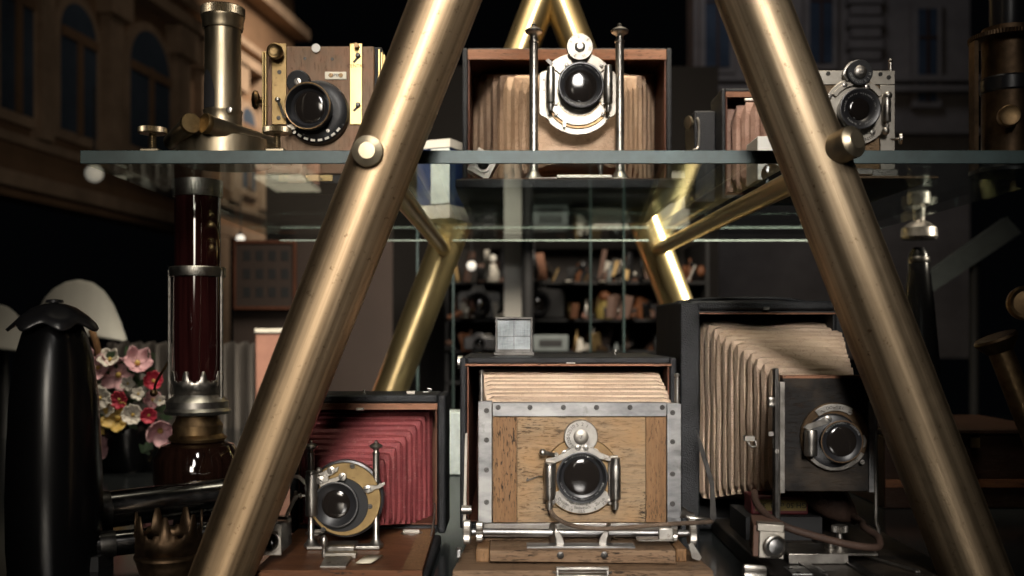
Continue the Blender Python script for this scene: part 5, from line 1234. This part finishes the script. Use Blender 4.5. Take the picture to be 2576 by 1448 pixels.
G('shop_camera', 'camera', 1148, 1262, 712, 801, ['black', 'black'], 'black camera silhouette between the back brass leg and white post', kind='camera')
G('shop_camera', 'camera', 1165, 1248, 836, 881, ['black', 'black'], 'small black camera left of the scratched finder glass', kind='camera', d=3.4)
G('grey_case', 'case', 1340, 1430, 842, 884, ['grey_card', 'black_matt'], 'grey instrument case standing just right of the scratched finder glass', d=3.4)
G('toy_figure', 'figure', 1500, 1548, 728, 801, ['yellow_card', 'orange_card'], 'small yellow figure with orange head on the shop shelf', kind='figure')
G('glass_jar', 'jar', 1222, 1256, 632, 707, ['white_card', 'white'], 'white jar with white stopper beside the white post', kind='figure')
def trinkets():
    rnd = random.Random(11)
    mats = ['brown_card', 'pink_card', 'orange_card', 'white_card', 'black_matt', 'brass', 'wall_brown', 'brown_card', 'black', 'brown_card', 'bronze', 'grey_card', 'black', 'nickel', 'wood_red', 'black_gloss']
    for k in range(290):
        row = rnd.choice((0, 0, 1, 1, 1, 2, 2)); base = (707, 801, 881)[row]
        px = rnd.uniform(1128, 1770); d = rnd.uniform(3.8, 4.4); f = F(d)
        if row == 1 and 1280 < px < 1425: continue
        w = rnd.uniform(7, 27); h = rnd.uniform(10, 66) if row else rnd.uniform(12, 95); kind = rnd.random(); b = F(4.02).z(base); x = F(4.02).x(px)
        m = MB(); w_ = f.m(w); h_ = f.m(h)
        if kind < .4:
            m.box((x - w_ / 2, d, b), (x + w_ / 2, d + w_ * .7, b + h_), Matrix.Rotation(rnd.uniform(-.6, .6), 3, 'Z') @ Matrix.Rotation(rnd.uniform(-.35, .35), 3, 'Y'))
        elif kind < .65:
            m.lathe([(w_ * .35, 0), (w_ * .5, h_ * .2), (w_ * rnd.uniform(.25, .5), h_ * .6), (w_ * .18, h_ * .8), (w_ * .25, h_ * .95), (0, h_)], (x, d, b), (rnd.uniform(-.2, .2), 0, 1), 18)
        elif kind < .8:
            m.sphere((x, d, b + h_ * .4), w_ * .45, 16, (1, 1, rnd.uniform(.6, 1.3)))
        else:
            p = Vector((x, d, b + h_ * .3)); m.cyl(p - Vector((w_ * .7, 0, h_ * .3)), p + Vector((w_ * .7, .02, rnd.uniform(0, h_ * .4))), w_ * .22, w_ * .3, 14)
        m.org = (x, d, b)
        tag(build('trinket', m, rnd.choice(mats), None, bevel=.002 if kind < .4 else 0), 'small blurred trinket in the jumble on the dim shop shelving', 'trinket', 'trinkets on the shop shelving')
trinkets()
globe_lamp(1186, 668, 12, 3.9, 'bulb_bright', 'small lit globe lamp above the left shop camera')
globe_lamp(1232, 672, 6, 3.9, 'bulb', 'tiny lit globe lamp beside the white jar')
# pale panel and round table top seen through the shelf glass
f = F(4.1); m = MB(); m.org = (f.x(1480), 4.1, .3); m.box((f.x(1240), 4.12, f.z(575)), (f.x(1735), 4.16, f.z(430))); tag(build('pale_panel', m, 'white_card'), 'pale grey wall panel seen through the glass shelf below the tan bellows camera', 'panel')
f = F(3.2); root = thing('round_tabletop', 'dark round tabletop hanging in view under the glass shelf', 'tabletop', (f.x(1330), 3.2, f.z(540)))
m = MB(); m.lathe([(f.m(170), 0), (f.m(180), .006), (f.m(180), .014), (f.m(172), .018), (0, .018)], (f.x(1330), 3.45, f.z(548)), (0, 0, 1), 64); build('top', m, 'black', root)
m = MB(); m.cyl((f.x(1330), 3.45, -.9), (f.x(1330), 3.45, f.z(548)), .02, .02, 20); build('stem', m, 'black_matt', root)
# pale block in the gap between the two lower cameras
f = F(1.75); m = MB(); m.org = (f.x(1135), 1.75, ZF); m.box((f.x(1080), 1.75, ZF), (f.x(1215), 1.80, f.z(1035))); tag(build('marble_block', m, 'pale_green', None, bevel=.003), 'pale greenish block in the gap between the red and oak cameras', 'block')

# ------------------------------------------------------------------ street townhouses as window reflections, built solid at their mirrored place
def reflected_house_left():
    A = Vector((-3.42, 6.0, 0)); B = Vector((-2.62, 12.3, 0)); u = (B - A).normalized(); n = Vector((u.y, -u.x, 0)); 
    X = lambda d: A + u * ((d - 6.0) / u.y)
    root = thing('townhouse', 'ornate sandstone townhouse with arched blue windows, a window reflection built solid behind the brass instrument', 'house', tuple(X(9)))
    def slab(d0, d1, z0, z1, out, back=.1):
        m = MB(); a, b = X(d0), X(d1)
        P = [a - n * back, b - n * back, b + n * out, a + n * out]
        m.extrude([Vector((p.x, p.y, z0)) for p in P], (0, 0, z1 - z0)); return m
    build('wall', slab(6.0, 12.3, .9, 4.6, 0, .2), 'stone_dark', root)
    for z0, h, o in ((.95, .10, .10), (1.25, .06, .06), (2.72, .10, .16), (2.95, .07, .10), (3.5, .12, .2)):
        build('cornice', slab(6.0, 12.32, z0, z0 + h, o, .01), 'stone', root)
    for d0, d1 in ((6.15, 6.5), (7.0, 7.15), (7.9, 8.1), (9.05, 9.3), (9.55, 9.75), (10.2, 10.5), (11.0, 11.3), (11.8, 12.1)):
        p = build('pilaster', slab(d0, d1, 1.32, 2.71, .09, .01), 'stone', root)
        build('capital', slab(d0 - .06, d1 + .06, 2.45, 2.7, .14, .012), 'stone', p)
    for d0, d1 in ((9.9, 10.15), (10.55, 10.9), (11.4, 11.7)):
        build('lower_pilaster', slab(d0, d1, -.5, .94, .1, .01), 'stone', root)
    def arch_window(d0, d1, z0, z1):
        r = (d1 - d0) / 2; dc = (d0 + d1) / 2
        def outl(k):
            P = [(d0 - k, z0 - k), (d1 + k, z0 - k)] + [(dc + (r + k) * math.cos(R(a)), z1 - r + (r + k) * math.sin(R(a))) for a in range(0, 181, 12)]
            return P
        m = MB(); m.extrude([X(d) + Vector((0, 0, z)) + n * .002 for d, z in outl(.07)], n * .05); fr = build('window_surround', m, 'stone', root)
        m = MB(); m.extrude([X(d) + Vector((0, 0, z)) + n * .05 for d, z in outl(0)], n * .006); build('pane', m, 'win_blue', fr)
        m = MB(); a, b = X(dc - .03), X(dc + .03); m.extrude([q + Vector((0, 0, z0)) + n * .055 for q in (a, b)] + [q + Vector((0, 0, z1 - r * .9)) + n * .055 for q in (b, a)], n * .02); build('mullion', m, 'stone_dark', fr)
        m = MB(); a, b = X(d0), X(d1); m.extrude([a + Vector((0, 0, z1 - r - .05)) + n * .058, b + Vector((0, 0, z1 - r - .05)) + n * .058, b + Vector((0, 0, z1 - r + .02)) + n * .058, a + Vector((0, 0, z1 - r + .02)) + n * .058], n * .02); build('transom', m, 'stone_dark', fr)
    arch_window(8.27, 8.95, 1.52, 2.52); arch_window(7.28, 7.75, 1.45, 2.4); arch_window(6.6, 6.95, 1.45, 2.4); arch_window(10.55, 10.95, 1.5, 2.35)
reflected_house_left()
def reflected_house_right():
    f = F(10.5); root = thing('townhouse', 'grey stone townhouse with tall blue windows, a reflection built solid beyond the right brass leg', 'house', (f.x(2080), 10.5, f.z(900)))
    m = MB(); m.box((f.x(1745), 10.5, f.z(900)), (f.x(2440), 10.9, f.z(-320))); build('wall', m, 'stone_grey', root)
    for xa, xb, ya, yb in ((1895, 1940, 60, 185), (2030, 2085, -60, 165), (1770, 1830, -60, 175), (2300, 2345, 30, 260), (1900, 1940, -200, 20)):
        m = MB(); m.pbox(f, xa - 14, ya - 20, xb + 14, yb + 14, .10, -.001); s_ = build('window_surround', m, 'stone_grey', root)
        m = MB(); m.pbox(f, xa, ya, xb, yb, .115, -.101); build('pane', m, 'win_blue', s_)
        m = MB(); m.pbox(f, (xa + xb) / 2 - 3, ya, (xa + xb) / 2 + 3, yb, .13, -.116); m.pbox(f, xa, ya + (yb - ya) * .3, xb, ya + (yb - ya) * .3 + 6, .128, -.116); build('window_bar', m, 'brown_card', s_)
    for i in range(9):
        m = MB(); m.pbox(f, 2125 + (i % 2) * 6, -60 + i * 28, 2210 - (i % 2) * 6, -60 + i * 28 + 22, .14, -.001); build('quoin', m, 'stone_grey', root)
    for y in (200, 225, 330): 
        m = MB(); m.pbox(f, 1740, y, 2445, y + 14, .2, -.001); build('cornice', m, 'stone_grey', root)
reflected_house_right()
area('facade_light', (-1.2, 9.6, 3.9), (-2.72, 11.4, 1.9), 32, .8, .8, 80, (1.0, .84, .66))
area('facade_light_near', (-1.3, 7.0, 4.2), (-3.15, 8.6, 2.1), 1.0, 1.2, 1.2, 90, (1.0, .84, .66))
area('facade_light_dim', (1.2, 7.0, 5.0), (2.2, 10.5, 2.6), 6.5, 1.5, 1.5, 110, (.85, .88, 1.0))
area('shop_light', (.35, 2.35, .98), (.1, 4.1, .16), 18.0, .8, .4, 120, (1.0, .88, .72))
